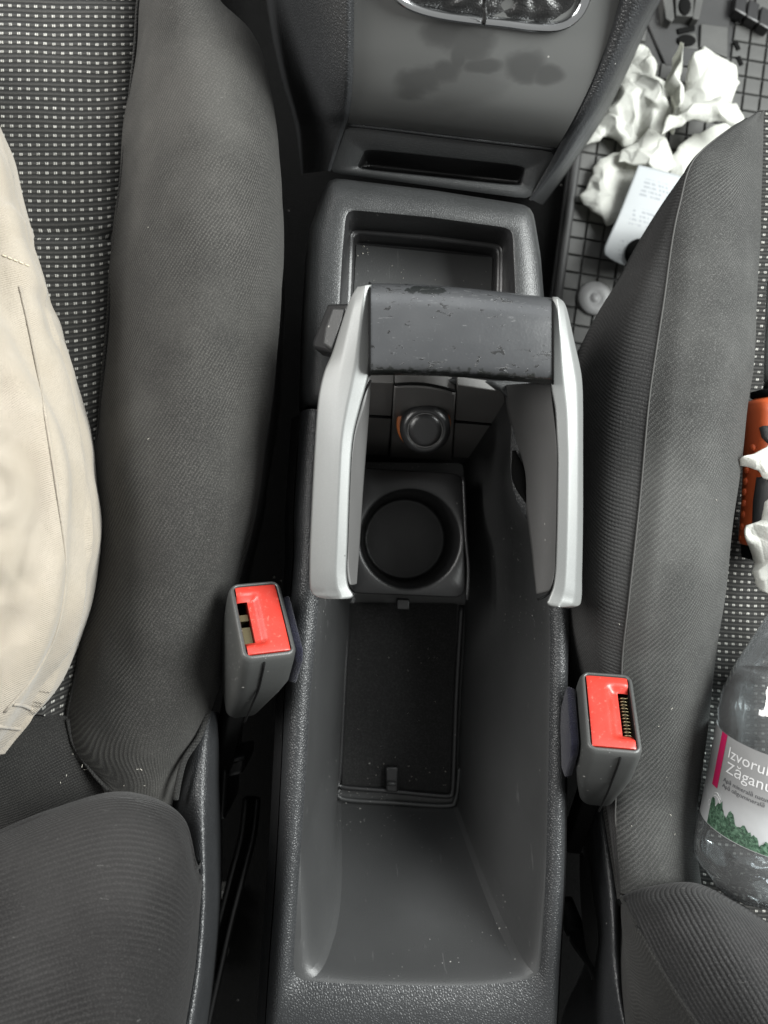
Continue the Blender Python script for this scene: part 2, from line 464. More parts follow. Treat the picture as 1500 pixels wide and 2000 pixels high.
M['orange'].mix(M['orange'].noise(50, 3).step(0.4, 0.7)*0.4, (0.50, 0.085, 0.025)); M['orange'] = M['orange'].mat
M['grip'] = satin('grip_rubber', (0.03, 0.03, 0.032), 0.5, 0.05)
M['amber'] = Mat('amber_socket_ring', (0.30, 0.085, 0.02), 0.4).mat
def mk_pet():
    m = Mat('clear_pet', (1, 1, 1), 0.05); nt = m.nt
    tr_ = nt.nodes.new('ShaderNodeBsdfTransparent'); tr_.inputs[0].default_value = (0.93, 0.95, 0.96, 1)
    gl = nt.nodes.new('ShaderNodeBsdfGlossy'); gl.inputs['Roughness'].default_value = 0.04
    fr_ = nt.nodes.new('ShaderNodeFresnel'); fr_.inputs[0].default_value = 1.55
    mx = nt.nodes.new('ShaderNodeMixShader')
    m.bump(m.noise(34, 2, 0.5, (1, 1, .5), 1.0), 0.005, 0.6)
    nt.links.new(m.h, gl.inputs['Normal']); nt.links.new(m.h, fr_.inputs['Normal'])
    f2 = X(nt, fr_.outputs[0])*1.7+0.0
    nt.links.new(f2.k, mx.inputs[0]); nt.links.new(tr_.outputs[0], mx.inputs[1]); nt.links.new(gl.outputs[0], mx.inputs[2])
    df = nt.nodes.new('ShaderNodeBsdfDiffuse'); df.inputs[0].default_value = (0.85, 0.87, 0.88, 1)  # slight plastic haze, also standing in for bright light refracted through the bottle
    mh = nt.nodes.new('ShaderNodeMixShader'); mh.inputs[0].default_value = 0.055
    nt.links.new(mx.outputs[0], mh.inputs[1]); nt.links.new(df.outputs[0], mh.inputs[2])
    nt.links.new(mh.outputs[0], nt.nodes['Material Output'].inputs[0])
    return m.mat
M['pet'] = mk_pet()
def mk_water():
    m = Mat('water', (0.97, 0.99, 1.0), 0.0); nt = m.nt
    tr_ = nt.nodes.new('ShaderNodeBsdfTransparent'); tr_.inputs[0].default_value = (0.90, 0.93, 0.94, 1)
    tr_.inputs[0].default_value = (0.95, 0.97, 0.975, 1)
    rf = nt.nodes.new('ShaderNodeBsdfGlossy'); rf.inputs['Roughness'].default_value = 0.03
    fr_ = nt.nodes.new('ShaderNodeFresnel'); fr_.inputs[0].default_value = 1.33
    mx = nt.nodes.new('ShaderNodeMixShader'); nt.links.new(fr_.outputs[0], mx.inputs[0])
    m.bump(m.noise(26, 1, 0.5, (1, 1, 0.5), 1.0), 0.006, 0.5); nt.links.new(m.h, rf.inputs['Normal']); nt.links.new(m.h, fr_.inputs['Normal'])
    nt.links.new(tr_.outputs[0], mx.inputs[1]); nt.links.new(rf.outputs[0], mx.inputs[2])
    nt.links.new(mx.outputs[0], nt.nodes['Material Output'].inputs[0])
    return m.mat
M['water'] = mk_water()
def mk_label():
    m = Mat('bottle_label_print', (0.21, 0.21, 0.21), 0.4)
    u, v = m.uv()
    m.mix(v.step(0.030, 0.014), (0.34, 0.345, 0.35))
    m.bump(m.noise(60, 2), 0.0006)
    return m.mat
M['label'] = mk_label()
M['crimson'] = Mat('label_crimson', (0.36, 0.01, 0.07), 0.4).mat
M['ink_white'] = Mat('label_white_ink', (0.55, 0.55, 0.55), 0.4).mat
M['ink_dark'] = Mat('label_dark_ink', (0.05, 0.05, 0.055), 0.4).mat
def mk_moss():
    m = Mat('label_moss_print', (0.025, 0.06, 0.035), 0.45)
    m.mix(m.noise(420, 5, 0.7).step(0.40, 0.66), (0.10, 0.18, 0.12))
    m.mix(m.noise(700, 4, 0.7).step(0.50, 0.60)*0.85, (0.006, 0.018, 0.010))
    return m.mat
M['moss'] = mk_moss()
M['crumb'] = Mat('pale_crumb', (0.55, 0.52, 0.46), 0.9).mat

# ------------------------------------------------------------------ the setting: carpet
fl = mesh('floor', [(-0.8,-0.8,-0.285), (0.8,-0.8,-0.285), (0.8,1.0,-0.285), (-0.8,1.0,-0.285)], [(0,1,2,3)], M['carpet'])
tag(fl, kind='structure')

# ------------------------------------------------------------------ centre console
con = root('center_console', 'dark grey grained plastic centre console with long open bin between the seats', 'console', at(840, 1300, -0.28))
NL, NB = 44, 22
def zpts(pts, z): return [at(p[0], p[1], p[2] if len(p) > 2 else z) for p in pts]
def uring(Lp, Bp, Rp, z):
    a = resample(zpts(Lp, z), NL); b = resample(zpts(Bp, z), NB); c = resample(zpts(Rp, z), NL)
    r = a + b[1:] + c[1:]
    soft(r, [NL, NL+NB], 1, 1); return r
def soft(r, idx, k, it=4, closed=False):
    n = len(r)
    for _ in range(it):
        q = [p.copy() for p in r]
        for i in idx:
            for d in range(-k, k+1):
                j = i+d
                if closed: q[j % n] = (r[(j-1) % n]+r[j % n]*2+r[(j+1) % n])/4
                elif 0 < j < n-1: q[j] = (r[j-1]+r[j]*2+r[j+1])/4
        r[:] = q
def lerpr(a, b, t, z=None):
    return [p.lerp(q, t) + Vector((0,0,(z or 0))) for p, q in zip(a, b)]
O_L = [(590,803),(577,1000),(576,1100),(562,1300),(553,1500),(541,1723),(528,1902),(516,2090)]
O_R = [(1082,2095),(1092,1900),(1101,1723),(1104,1500),(1110,1300),(1112,1200),(1105,1000),(1090,805)]
O = uring(O_L, [(516,2090),(1082,2095)], O_R, -0.009)
I_L = [(640,803),(635,900),(628,1050),(623,1165),(606,1360),(598,1500),(583,1723),(571,1912)]
I_R = [(1054,1908),(1065,1723),(1071,1500),(1074,1300),(1074,1220),(1062,1060),(1020,1000),(998,930),(1000,805)]
I = uring(I_L, [(571,1912),(690,1922),(930,1924),(1054,1908)], I_R, -0.0035)
def shift(r, dx, z):
    out = []
    for p in r:
        c = Vector((0.03, p.y, 0)); s = 1 if p.x > c.x else -1
        out.append(Vector((p.x+s*dx, p.y-(0.004 if False else 0), z)))
    return out
skirt = [shift(O, 0.0145, -0.28), shift(O, 0.0135, -0.13), shift(O, 0.0085, -0.035), shift(O, 0.0022, -0.0185)]
rings_obj('side_skirt', skirt, M['plastic_dark'], con, closed=False)
rimr = [shift(O, 0.0006, -0.0180), shift(O, 0.0012, -0.013), O, lerpr(O, I, 0.16, 0.0055), lerpr(O, I, 0.38, 0.0075), lerpr(O, I, 0.65, 0.0070), lerpr(O, I, 0.88, 0.0035), I]
rings_obj('rim', rimr, M['leather'], con, closed=False, up=(0,0,1))
# inner bin: rim edge -> walls / long rear ramp -> floor
ZF = -0.126
BF = [(1000,757),(820,752),(640,742)]
def cring(Lp, Bp, Rp, Fp, z):
    a = resample(zpts(Lp, z), NL); b = resample(zpts(Bp, z), NB); c = resample(zpts(Rp, z), NL); d = resample(zpts(Fp, z), NB)
    r = a + b[1:] + c[1:] + d[1:-1]
    soft(r, [0, NL, NL+NB, 2*NL+NB], 1, 1, closed=True); return r
bi = cring([(640,742)]+I_L, [(571,1912),(690,1922),(930,1924),(1054,1908)], I_R+[(1000,757)], BF, -0.0035)
bw = cring([(696,903),(686,1180),(673,1360),(664,1500),(656,1565)], [(656,1565),(893,1572)], [(893,1572),(894,1500),(900,1360),(908,1180),(905,905)], [(905,905),(696,903)], ZF)
rr = []
for t, dz in ((0,0.0),(0.010,0.0007),(0.025,0.0013),(0.045,0.0014),(0.07,0.0006),(0.10,-0.0012),(0.2,-0.004),(0.28,-0.004),(0.35,-0.004),(0.42,-0.004),(0.5,-0.004),(0.65,-0.003),(0.8,-0.002),(0.92,-0.0010),(0.97,-0.0002),(0.988,0.0005),(1.0,0.0008)):
    q = lerpr(bi, bw, t, dz)
    d = math.sin(math.pi*math.sqrt(t))                  # the ramp stays narrow and its crease turns out to the rear corners
    for k in range(NL+NB+NL+1):
        if k <= NL: wl_ = max(0, 1-(NL-k)/9)
        elif k < NL+NB: wl_ = 1-(k-NL)/NB*2 if (k-NL) < NB/2 else 0
        else: wl_ = 0
        if k >= NL+NB: wr_ = max(0, 1-(k-NL-NB)/9)
        elif k > NL: wr_ = (k-NL)/NB*2-1 if (k-NL) > NB/2 else 0
        else: wr_ = 0
        q[k] = q[k]+Vector((.0150*d*wl_-.0055*d*wr_, 0, 0))
    rr.append(q)
cen = sum(bw, Vector())/len(bw)
rr.append([p.lerp(cen, 0.06) + Vector((0,0,-0.0002)) for p in bw])
rr.append([Vector((p.x*0.5+cen.x*0.5, p.y*0.5+cen.y*0.5, ZF-0.0003)) for p in bw])
bo_ = rings_obj('bin', rr, M['plastic'], con, cap1=True, up=(0,0,1)); bo_.data.set_sharp_from_angle(angle=math.radians(20))
# felt tray in the bin floor, its frame and the catch
fz = ZF+0.003
prism('tray_mat', [at(684,1178,fz), at(668,1532,fz), at(878,1548,fz), at(893,1180,fz)], 0, Vector((0,0,-0.0028)), M['felt'], con)
fr = resample([at(*p, fz+0.002) for p in ((680,1178),(672,1340),(664,1500),(661,1528),(668,1537),(760,1545),(868,1555),(880,1550),(885,1535),(892,1350),(902,1182))], 70)
tube('tray_frame', fr, 0.0019, M['plastic_dark'], con)
fr2 = resample([at(*p, fz+0.0004) for p in ((664,1540),(668,1560),(770,1568),(872,1574),(890,1560),(897,1500))], 40)
tube('tray_step', fr2, 0.0016, M['plastic'], con)
prism('tray_catch', [at(754,1498,fz+0.006), at(754,1546,fz+0.006), at(777,1548,fz+0.006), at(777,1499,fz+0.006)], 0, Vector((0,0,-0.007)), M['plastic_dark'], con, 0.001)
tube('tray_catch_lip', [at(757,1530,fz+0.007), at(774,1531,fz+0.007)], 0.0016, M['plastic'], con)
# sloped socket panel: seams, plate, slot in the right rim
pA, pB, pC = at(820,755,-0.0035), at(700,905,ZF), at(900,905,ZF)
pn = (pC-pB).cross(pA-pB).normalized()
if pn.z < 0: pn = -pn
def ap(px, py, off): return at_plane(px, py, pA, pn, off)
def strip(name, pts, off, th, mat, r):
    return tube(name, [ap(*p, off) for p in pts], r, mat, con, 6)
strip('panel_seam', [(640,808),(766,815)], 0.0030, 0, M['black'], 0.0010)
strip('panel_seam', [(886,823),(1000,832)], 0.0030, 0, M['black'], 0.0010)
def slab(name, poly, off, th, mat, bev=0.0006):
    return prism(name, [ap(x, y, off) for x, y in poly], 0, -pn*th, mat, con, bev)
slab('panel_tile', [(640,745),(640,806),(764,813),(769,748)], 0.0030, 0.006, M['plastic_panel'])
slab('panel_tile', [(640,810),(640,886),(758,890),(764,817)], 0.0026, 0.006, M['plastic_panel'])
slab('panel_tile', [(893,752),(889,821),(990,830),(985,765)], 0.0030, 0.006, M['plastic_panel'])
slab('panel_tile', [(889,826),(884,893),(930,897),(985,835)], 0.0026, 0.006, M['plastic_panel'])
top = [(770+120*k/8, 757+14*k/8-7*math.sin(math.pi*k/8)) for k in range(9)]
slab('socket_plate', [(762,893)]+top+[(882,900)], 0.0055, 0.011, M['plastic_panel'], 0.0008)
topr = [(770+119*k/8, 751+13*k/8-7*math.sin(math.pi*k/8)) for k in range(9)]
tube('plate_groove', [ap(*p, 0.0045) for p in topr], 0.0009, M['black'], con, 6)
# slot beside the handbrake pivot on the right rim
tube('pivot_slot', resample([at(1004,880,0.003), at(1010,910,0.003), at(1020,960,0.001), at(1032,985,-0.001)], 16), lambda t: 0.0012+0.0030*math.sin(math.pi*min(1,t*1.1))**1.5, M['black'], con, 8, flat=0.6)
# front shell with the little open tray
NFs = 26
def fring(Lp, Bp, Rp, Fp, z, it=2):
    a = resample(zpts(Lp, z), NFs, False); b = resample(zpts(Bp, z), NFs, False); c = resample(zpts(Rp, z), NFs, False); d = resample(zpts(Fp, z), NFs, False)
    r = a[:-1]+b[:-1]+c[:-1]+d[:-1]
    soft(r, [0, NFs, 2*NFs, 3*NFs], 2, it, True); return r
fo = fring([(640,346),(604,450),(595,600),(589,800)], [(589,800),(640,801),(645,752),(820,754),(1000,762),(1003,803),(1088,803)], [(1088,803),(1064,600),(1056,500),(1040,402)], [(1040,402),(850,372),(640,346)], -0.010)
fo2 = fring([(648,352),(612,452),(603,600),(597,797)], [(597,797),(636,797),(648,748),(820,750),(996,757),(1006,799),(1080,800)], [(1080,800),(1056,600),(1048,500),(1032,407)], [(1032,407),(850,378),(648,352)], -0.003)
fi = fring([(676,409),(668,500),(655,733)], [(655,733),(1004,745)], [(1004,745),(1008,600),(1001,446)], [(1001,446),(840,424),(676,409)], -0.0015, 2)
fj = fring([(681,415),(673,500),(660,728)], [(660,728),(999,740)], [(999,740),(1003,600),(996,452)], [(996,452),(840,430),(681,415)], -0.004, 2)
fw = fring([(684,448),(680,560),(673,700)], [(673,700),(975,708)], [(975,708),(981,560),(982,478)], [(982,478),(840,460),(684,448)], -0.034, 2)
fv = fring([(692,458),(688,560),(681,690)], [(681,690),(962,698)], [(962,698),(968,560),(970,487)], [(970,487),(840,470),(692,458)], -0.035, 1)
fx = fring([(694,474),(690,560),(683,690)], [(683,690),(958,696)], [(958,696),(963,560),(964,500)], [(964,500),(840,486),(694,474)], -0.050, 1)
fd = [Vector((p.x+(0.012 if p.x > 0.03 else -0.012), p.y, -0.28)) for p in fo]
fd1 = [Vector((p.x+(0.005 if p.x > 0.03 else -0.005), p.y, -0.05)) for p in fo]
rings_obj('front_shell', [fd, fd1, fo, fo2, lerpr(fo2, fi, 0.5, 0.0012), lerpr(fo2, fi, 0.9, 0.0008), fi], M['leather_fine'], con, up=(0,0,1))
rings_obj('front_tray', [fi, fj, lerpr(fj, fw, 0.5), lerpr(fj, fw, 0.95), fw, lerpr(fw, fv, 0.5, 0.0006), fv, lerpr(fv, fx, 0.08), lerpr(fv, fx, 0.95), fx], M['plastic_dark'], con, cap1=True, up=(0,0,1))
prism('tray_insert', [at(696,478,-0.0495), at(685,688,-0.0495), at(956,694,-0.0495), at(962,503,-0.0495)], 0, Vector((0,0,-0.004)), M['plastic'], con)
tube('skirt_lip', resample([p+Vector((-0.0008,0,-0.0105)) for p in O[4:NL-2]], 40), 0.0007, M['leather'], con, 6)

# cup holder insert
ch = root('cup_holder', 'black plastic round cup holder insert in the console bin', 'cup holder', at(800, 1052, ZF))
zc = -0.062
NC = 64
cc = at(801, 1052, zc); rad = 97*(CAM_H-zc)/F
corn = [at(910,1168,zc), at(905,925,zc), at(690,912,zc), at(676,1158,zc)]
def rect_ring(scale, z):
    side = []
    for k in range(4):
        a, b = corn[k], corn[(k+1) % 4]
        side += [a.lerp(b, i/16) for i in range(16)]
    side = [Vector((cc.x+(p.x-cc.x)*scale, cc.y+(p.y-cc.y)*scale, z)) for p in side]
    soft(side, [0,16,32,48], 1, 2, True)
    return side
sq = rect_ring(1, zc)
def circ(r, z, off=(0,0)):
    # same angular order as the square ring
    out = []
    for p in sq:
        a = math.atan2(p.y-cc.y, p.x-cc.x)
        out.append(Vector((cc.x+off[0]+r*math.cos(a), cc.y+off[1]+r*math.sin(a), z)))
    return out
rings_obj('insert', [rect_ring(1.01, ZF+0.001), rect_ring(1.005, zc-0.004), rect_ring(0.995, zc-0.0012), rect_ring(0.975, zc), circ(rad+0.0025, zc), circ(rad+0.0008, zc-0.0004), circ(rad, zc-0.0016),
    circ(rad*0.975, zc-0.030), circ(rad*0.95, zc-0.055), circ(rad*0.93, zc-0.0600), circ(rad*0.88, zc-0.0625), circ(rad*0.85, zc-0.0625), circ(rad*0.3, zc-0.0625)], M['cup'], ch, cap1=True, up=(0,0,1))
tube('edge_bead', resample([at(905,932,zc+0.001), at(908,1000,zc+0.001), at(910,1050,zc+0.001), at(915,1110,zc+0.001), at(912,1172,zc+0.001)], 20), 0.0012, M['plastic_dark'], ch)
prism('clip_tab', [at(775,1170,zc-0.030), at(775,1190,zc-0.030), at(800,1191,zc-0.030), at(800,1171,zc-0.030)], 0, Vector((0,0,-0.012)), M['cup'], ch, 0.0008)

# socket cap
pc = ap(830, 829, 0.0090)
capn = (pn*0.25+(CP-pc).normalized()*0.9).normalized()
cx_ = Vector((1,0,0)); cx_ = (cx_-capn*cx_.dot(capn)).normalized()
CM = basis(pc, cx_, capn.cross(cx_), capn)
cap = root('socket_cap', 'round black cap plugged into the power socket below the handbrake bar', 'socket cap', mat=CM)
lathe('socket_ring', [(0.0166,-0.016),(0.0168,0.0018),(0.0160,0.0026),(0.0135,0.0026)], M['amber'], cap, Matrix.Translation((-.0009,.0004,0)), local=True)
lathe('cap', [(0.0148,-0.006),(0.0156,0.004),(0.0154,0.0125),(0.0145,0.0148),(0.0125,0.0162),(0.0111,0.0166),(0.0106,0.0152),(0.0102,0.0152),(0.0097,0.0166),(0.006,0.0169),(0.001,0.0170)], M['cap'], cap, local=True, n=48)
tube('groove_highlight', [Vector((.0104*math.cos(k*math.pi/24), .0104*math.sin(k*math.pi/24), .0160)) for k in range(48)], .0004, M['liner'], cap, 6, local=True, closed=True)  # pale ring added to paint the highlight along the cap's groove

# ------------------------------------------------------------------ front console face under the gear lever
dash = root('gear_console', 'satin dark grey gear console with grained side bolsters and a narrow open pocket', 'gear console', at(880, 200, -0.28))
drows = [
 ((689,-120,.098),(800,-120,.099),(950,-120,.100),(1100,-120,.099),(1245,-110,.098)),
 ((690,-40,.084),(800,-38,.086),(950,-35,.087),(1100,-30,.086),(1218,-25,.084)),
 ((690,40,.070),(800,45,.072),(940,52,.073),(1080,58,.072),(1192,65,.070)),
 ((689,115,.055),(800,122,.057),(930,132,.058),(1060,140,.057),(1160,150,.055)),
 ((686,180,.038),(790,190,.040),(910,203,.041),(1020,215,.040),(1124,225,.038)),
 ((682,222,.021),(780,232,.022),(890,245,.023),(1000,258,.022),(1099,270,.021)),
 ((679,243,.004),(770,253,.004),(880,267,.004),(990,280,.004),(1086,291,.004))]
DS = Surf(drows)
surf_obj('face_panel', DS, 40, 60, M['dash'], dash)
lipp = [at(679,243,.005), at(770,253,.0055), at(880,267,.006), at(990,280,.0055), at(1086,291,.005)]
tube('trim_lip', resample(lipp, 30), 0.0010, M['leather'], dash)
def pring(pts, z, it=3):
    P = [at(*p) if len(p) == 3 else at(*p, z) for p in pts]
    r = []
    for k in range(4): r += [P[k].lerp(P[(k+1) % 4], i/14) for i in range(14)]
    soft(r, [0,14,28,42], 1, it, True); return r
rings_obj('pocket_frame', [pring([(677,247,.000),(1086,297,.000),(1034,389,-.020),(644,337,-.020)], 0, 1), pring([(712,288,-.006),(1030,323,-.006),(1020,366,-.014),(694,332,-.014)], 0), pring([(714,291,-.008),(1026,325,-.008),(1016,363,-.017),(697,329,-.017)], 0)], M['leather_fine'], dash, up=(0,0,1))
rings_obj('pocket', [pring([(714,291,-.008),(1026,325,-.008),(1016,363,-.017),(697,329,-.017)], 0), pring([(718,318,-.05),(1015,352,-.05),(1012,362,-.05),(700,329,-.05)], 0)], M['plastic_dark'], dash, cap1=True, up=(0,0,1))
LB = Surf([
 ((690,-120,.099),(672,-120,.102),(610,-120,.085),(550,-120,.03),(515,-120,-.06),(505,-120,-.25)),
 ((691,-40,.085),(672,-40,.088),(612,-40,.07),(555,-40,.02),(525,-40,-.06),(515,-40,-.25)),
 ((691,60,.067),(673,60,.070),(620,60,.05),(568,60,.0),(540,60,-.07),(530,60,-.25)),
 ((689,150,.048),(672,148,.051),(628,150,.032),(585,150,-.015),(560,150,-.09),(550,150,-.25)),
 ((684,215,.025),(668,213,.028),(632,215,.012),(600,215,-.03),(580,215,-.1),(570,215,-.25)),
 ((672,255,.004),(660,253,.006),(632,256,-.006),(608,258,-.04),(592,260,-.11),(580,260,-.25)),
 ((645,335,-.019),(638,333,-.018),(624,335,-.025),(610,337,-.055),(598,338,-.12),(590,340,-.25))])
surf_obj('side_bolster', LB, 40, 60, M['leather'], dash)
RB = Surf([
 ((1248,-120,.099),(1262,-120,.106),(1300,-120,.108),(1345,-120,.098),(1350,-118,.04),(1350,-115,-.25)),
 ((1219,-30,.085),(1232,-32,.091),(1268,-36,.094),(1305,-40,.084),(1310,-40,.03),(1312,-38,-.25)),
 ((1192,62,.070),(1204,58,.075),(1232,46,.078),(1262,34,.066),(1265,38,.02),(1270,40,-.25)),
 ((1161,148,.054),(1172,144,.058),(1193,133,.060),(1217,122,.048),(1222,128,.0),(1228,135,-.25)),
 ((1124,226,.036),(1133,224,.039),(1150,217,.040),(1172,208,.028),(1177,214,-.02),(1185,220,-.25)),
 ((1099,271,.019),(1105,270,.021),(1118,268,.021),(1138,262,.010),(1143,268,-.04),(1150,275,-.25)),
 ((1072,322,.000),(1078,323,.001),(1085,324,.000),(1098,322,-.010),(1103,328,-.06),(1110,333,-.25)),
 ((1033,389,-.021),(1035,391,-.021),(1037,392,-.023),(1041,391,-.030),(1048,395,-.08),(1060,400,-.25))])
surf_obj('side_bolster', RB, 36, 60, M['leather'], dash)
# gear lever gaiter
gb = root('gear_lever_gaiter', 'black leather gear lever gaiter in a chrome surround above the panel', 'gaiter', at(960, -20, .075))
gp = [(752,-60),(764,-25),(785,0),(815,16),(860,28),(920,37),(990,45),(1045,52),(1088,52),(1118,38),(1138,12),(1150,-25),(1156,-60)]
gpts = resample([at(x, y, .0775+.00016*(30-y)) for x, y in gp], 60)
tube('chrome_surround', gpts, 0.0026, M['chrome'], gb, 10, flat=0.7)
gc = at(955, -60, .085)
def grow(s, z, fold):
    out = []
    for k, p in enumerate(gpts):
        q = gc.lerp(p, s); q.z = p.z+z+fold*math.sin(k*0.75+s*14)+fold*0.6*math.sin(k*0.33)
        out.append(q)
    return out
rings_obj('gaiter', [grow(0.99,-0.001,0), grow(0.94,-0.004,0.0003), grow(0.88,0.002,0.001), grow(0.80,0.006,0.0016), grow(0.70,0.006,0.002), grow(0.58,0.011,0.0025), grow(0.42,0.016,0.002), grow(0.2,0.03,0.001)], M['gaiter'], gb, closed=False, up=(0,0,1))
tube('stitch_seam', resample([at(944,46,.083), at(948,30,.086), at(946,5,.09), at(950,-30,.098)], 12), 0.0011, M['gaiter'], gb)

# ------------------------------------------------------------------ handbrake
hb = root('handbrake_lever', 'forked silver handbrake lever with worn black grip bar and dark side button', 'handbrake', at(870, 1150, 0.0))
def leg(name, rows):
    """rows: outer-bottom, outer-side, crease, top, inner-top edge, inner lip, back under"""
    S = [[at(*p) for p in r] for r in rows]
    n = 80
    cols = list(zip(*S)); cols = [resample_v(list(c), n) for c in cols]
    rings = []
    for k in range(n+1):
        q = [c[k] for c in cols]
        for _ in range(2):                              # round the corners of the section
            q = [e for i in range(len(q)) for e in (q[i].lerp(q[(i+1) % len(q)], .09), q[i].lerp(q[(i+1) % len(q)], .91))]
        rings.append(q)
    o = rings_obj(name, rings, M['silver'], hb, cap0=True, cap1=True)
    o.data.set_sharp_from_angle(angle=math.radians(28)); return o
def resample_v(c, n): return [crv(c, k/n) for k in range(n+1)]
ZT = lambda y: 0.072-0.020*max(0, min(1, (y-600)/560))
def lrow(y, xo, xc, xi, dyc=0, dyi=0, d=0.028, thick=0.030):
    z = ZT(y)
    return [(xo+ (4 if d else 0), y+2, z-d), (xo, y, z-d*0.24), (xc, y+dyc, z-0.0015), ((xc+xi)/2, y+(dyc+dyi)/2, z+0.0012), (xi, y+dyi, z-0.0008), (xi+2, y+dyi, z-0.004), (xi-8, y+dyi, z-0.012), (xi-10, y, z-thick)]
leg('arm', [lrow(560,698,702,724,0,-4,0.010,0.02), lrow(575,688,697,725,0,-4,0.014,0.022), lrow(600,677,690,725,0,-4,0.020,0.026), lrow(640,664,681,725,0,0,0.024), lrow(690,648,671,724), lrow(722,634,665,720), lrow(760,624,659,711), lrow(800,619,653,700), lrow(860,615,647,687), lrow(950,610,643,681), lrow(1060,605,638,677), lrow(1110,604,636,675), lrow(1130,604,636,676), lrow(1146,605,637,679), lrow(1156,608,638,685), lrow(1162,613,640,688,2,0,0.024), lrow(1166,620,644,687,1,0,0.02,0.022), lrow(1169,632,649,682,1,0,0.014,0.016)])
def rrow(y, xi, xc, xo, dy=0, d=0.028, thick=0.03):
    z = ZT(y)
    return [(xo-3, y+dy+2, z-d), (xo, y+dy, z-d*0.28), (xc, y+dy, z-0.0015), ((xc+xi)/2, y+dy/2, z+0.0012), (xi, y, z-0.0008), (xi-2, y, z-0.004), (xi+8, y, z-0.012), (xi+10, y, z-thick)]
leg('arm', [rrow(580,1080,1096,1100,8,0.010,0.02), rrow(600,1079,1102,1108,5,0.016,0.024), rrow(660,1078,1112,1121,2,0.024), rrow(720,1076,1122,1134), rrow(755,1078,1127,1138), rrow(800,1086,1129,1139), rrow(850,1089,1130,1139), rrow(900,1091,1130,1139), rrow(1000,1090,1129,1139), rrow(1080,1088,1127,1138), rrow(1120,1086,1125,1137,4), rrow(1146,1082,1124,1137,8), rrow(1160,1077,1122,1136,9), rrow(1170,1073,1120,1134,9), rrow(1177,1070,1116,1129,6,0.02), rrow(1182,1073,1110,1121,3,0.016,0.02), rrow(1185,1080,1104,1112,1,0.012,0.016)])
# inner liners
def liner(rows):
    S = Surf(rows); o = surf_obj('inner_liner', S, 10, 40, M['liner'], hb, thick=0.002)
    return o
liner([((724,735,.060),(722,735,.050),(724,740,.028)), ((712,790,.060),(714,790,.045),(722,790,.018)), ((692,860,.056),(700,860,.042),(717,860,.012)), ((684,950,.053),(694,950,.038),(710,950,.008)), ((680,1060,.049),(689,1060,.034),(703,1060,.006)), ((681,1110,.047),(689,1112,.032),(699,1115,.006)), ((686,1142,.045),(691,1142,.034),(697,1140,.012))])
liner([((1078,745,.060),(1040,748,.040),(985,752,-.004)), ((1084,800,.060),(1045,800,.038),(990,800,-.006)), ((1088,860,.056),(1055,860,.034),(1003,860,-.006)), ((1090,950,.053),(1065,950,.031),(1020,950,-.004)), ((1087,1060,.049),(1070,1060,.030),(1036,1060,.002)), ((1084,1110,.047),(1070,1115,.030),(1042,1115,.006)), ((1076,1150,.045),(1066,1155,.032),(1047,1160,.012))])
# dark joint where the silver shell meets the liner
tube('shell_joint', resample([at(x, y, ZT(y)-.0042) for x, y in ((724,742),(713,765),(701,800),(688,862),(682,950),(678,1060),(676,1120),(680,1140),(688,1150))], 50), .0006, M['black'], hb, 6)
tube('shell_joint', resample([at(x, y, ZT(y)-.0042) for x, y in ((1077,748),(1081,790),(1088,850),(1090,900),(1089,1000),(1087,1080),(1085,1120),(1078,1148),(1066,1164),(1050,1171))], 50), .0006, M['black'], hb, 6)
# grip bar
def brow(y0, y1, z, s=0):
    return [(722+s, y0, z), (810, y0+(y1-y0)*0.22-4, z+0.0012), (900, y0+(y1-y0)*0.47-5, z+0.0018), (990, y0+(y1-y0)*0.73-3, z+0.0012), (1080-s, y1, z)]
BS = Surf([brow(572,600,.030), brow(556,585,.048), brow(553,582,.060), brow(559,587,.0700), brow(585,611,.0742), brow(630,650,.0755), brow(685,703,.0748), brow(717,735,.0728), brow(729,748,.0675), brow(733,752,.058), brow(728,748,.046), brow(718,738,.034)])
surf_obj('grip_bar', BS, 40, 70, M['bar'], hb)
# joint lines at both ends of the bar
for us in (0.0, 1.0):
    tube('bar_joint', [BS(us, 0.12+0.7*k/30)+Vector((0,0,0.0002)) for k in range(31)], 0.0006, M['black'], hb, 6)
# side button
bt = [(640,592),(681,591),(676,615),(651,691),(612,681),(609,668)]
btz = [0.046,0.058,0.058,0.052,0.038,0.038]
bo = prism('release_button', [at(x, y, z) for (x, y), z in zip(bt, btz)], 0, Vector((0.004,0,-0.016)), M['cap'], hb, 0.0022)
BSf = [at(650,600,.0545), at(674,601,.061), at(668,622,.0605), at(648,684,.0560), at(630,672,.052), at(634,640,.053)]
prism('button_face', BSf, 0, Vector((0.001,0,-0.006)), M['plastic'], hb, 0.0012)

# ------------------------------------------------------------------ seats
ls = root('car_seat', 'grey cloth seat with dotted centre panel under the beige trousers', 'car seat', at(200, 900, -0.25), 'front car seats')
lb = [(-80,285,345,.030,400),(0,270,352,.035,432),(80,265,372,.040,498),(200,253,390,.045,531),(400,232,392,.046,548),(550,218,384,.046,546),(750,200,368,.043,531),(900,190,352,.040,508),(1000,186,340,.037,492),(1100,182,328,.033,468),(1200,172,312,.027,447),(1300,155,294,.019,430),(1400,134,280,.010,405),(1470,146,270,.002,376),(1530,200,272,-.006,350),(1590,225,280,-.016,345)]
rows = []
for y, sx, cx, cz, ex in lb:
    e = at(ex, y, cz-.034)
    rows.append([at(sx-6, y, -.026), at(sx, y, -.014), at(sx+(cx-sx)*.35, y, -.014+(cz+.014)*.62), at(cx, y, cz), at(cx+(ex-cx)*.6, y, cz-.006), e, Vector((e.x-.004, e.y, e.z-.045)), Vector((e.x-.02, e.y, -.2))])
LBS = Surf(rows, px=False)
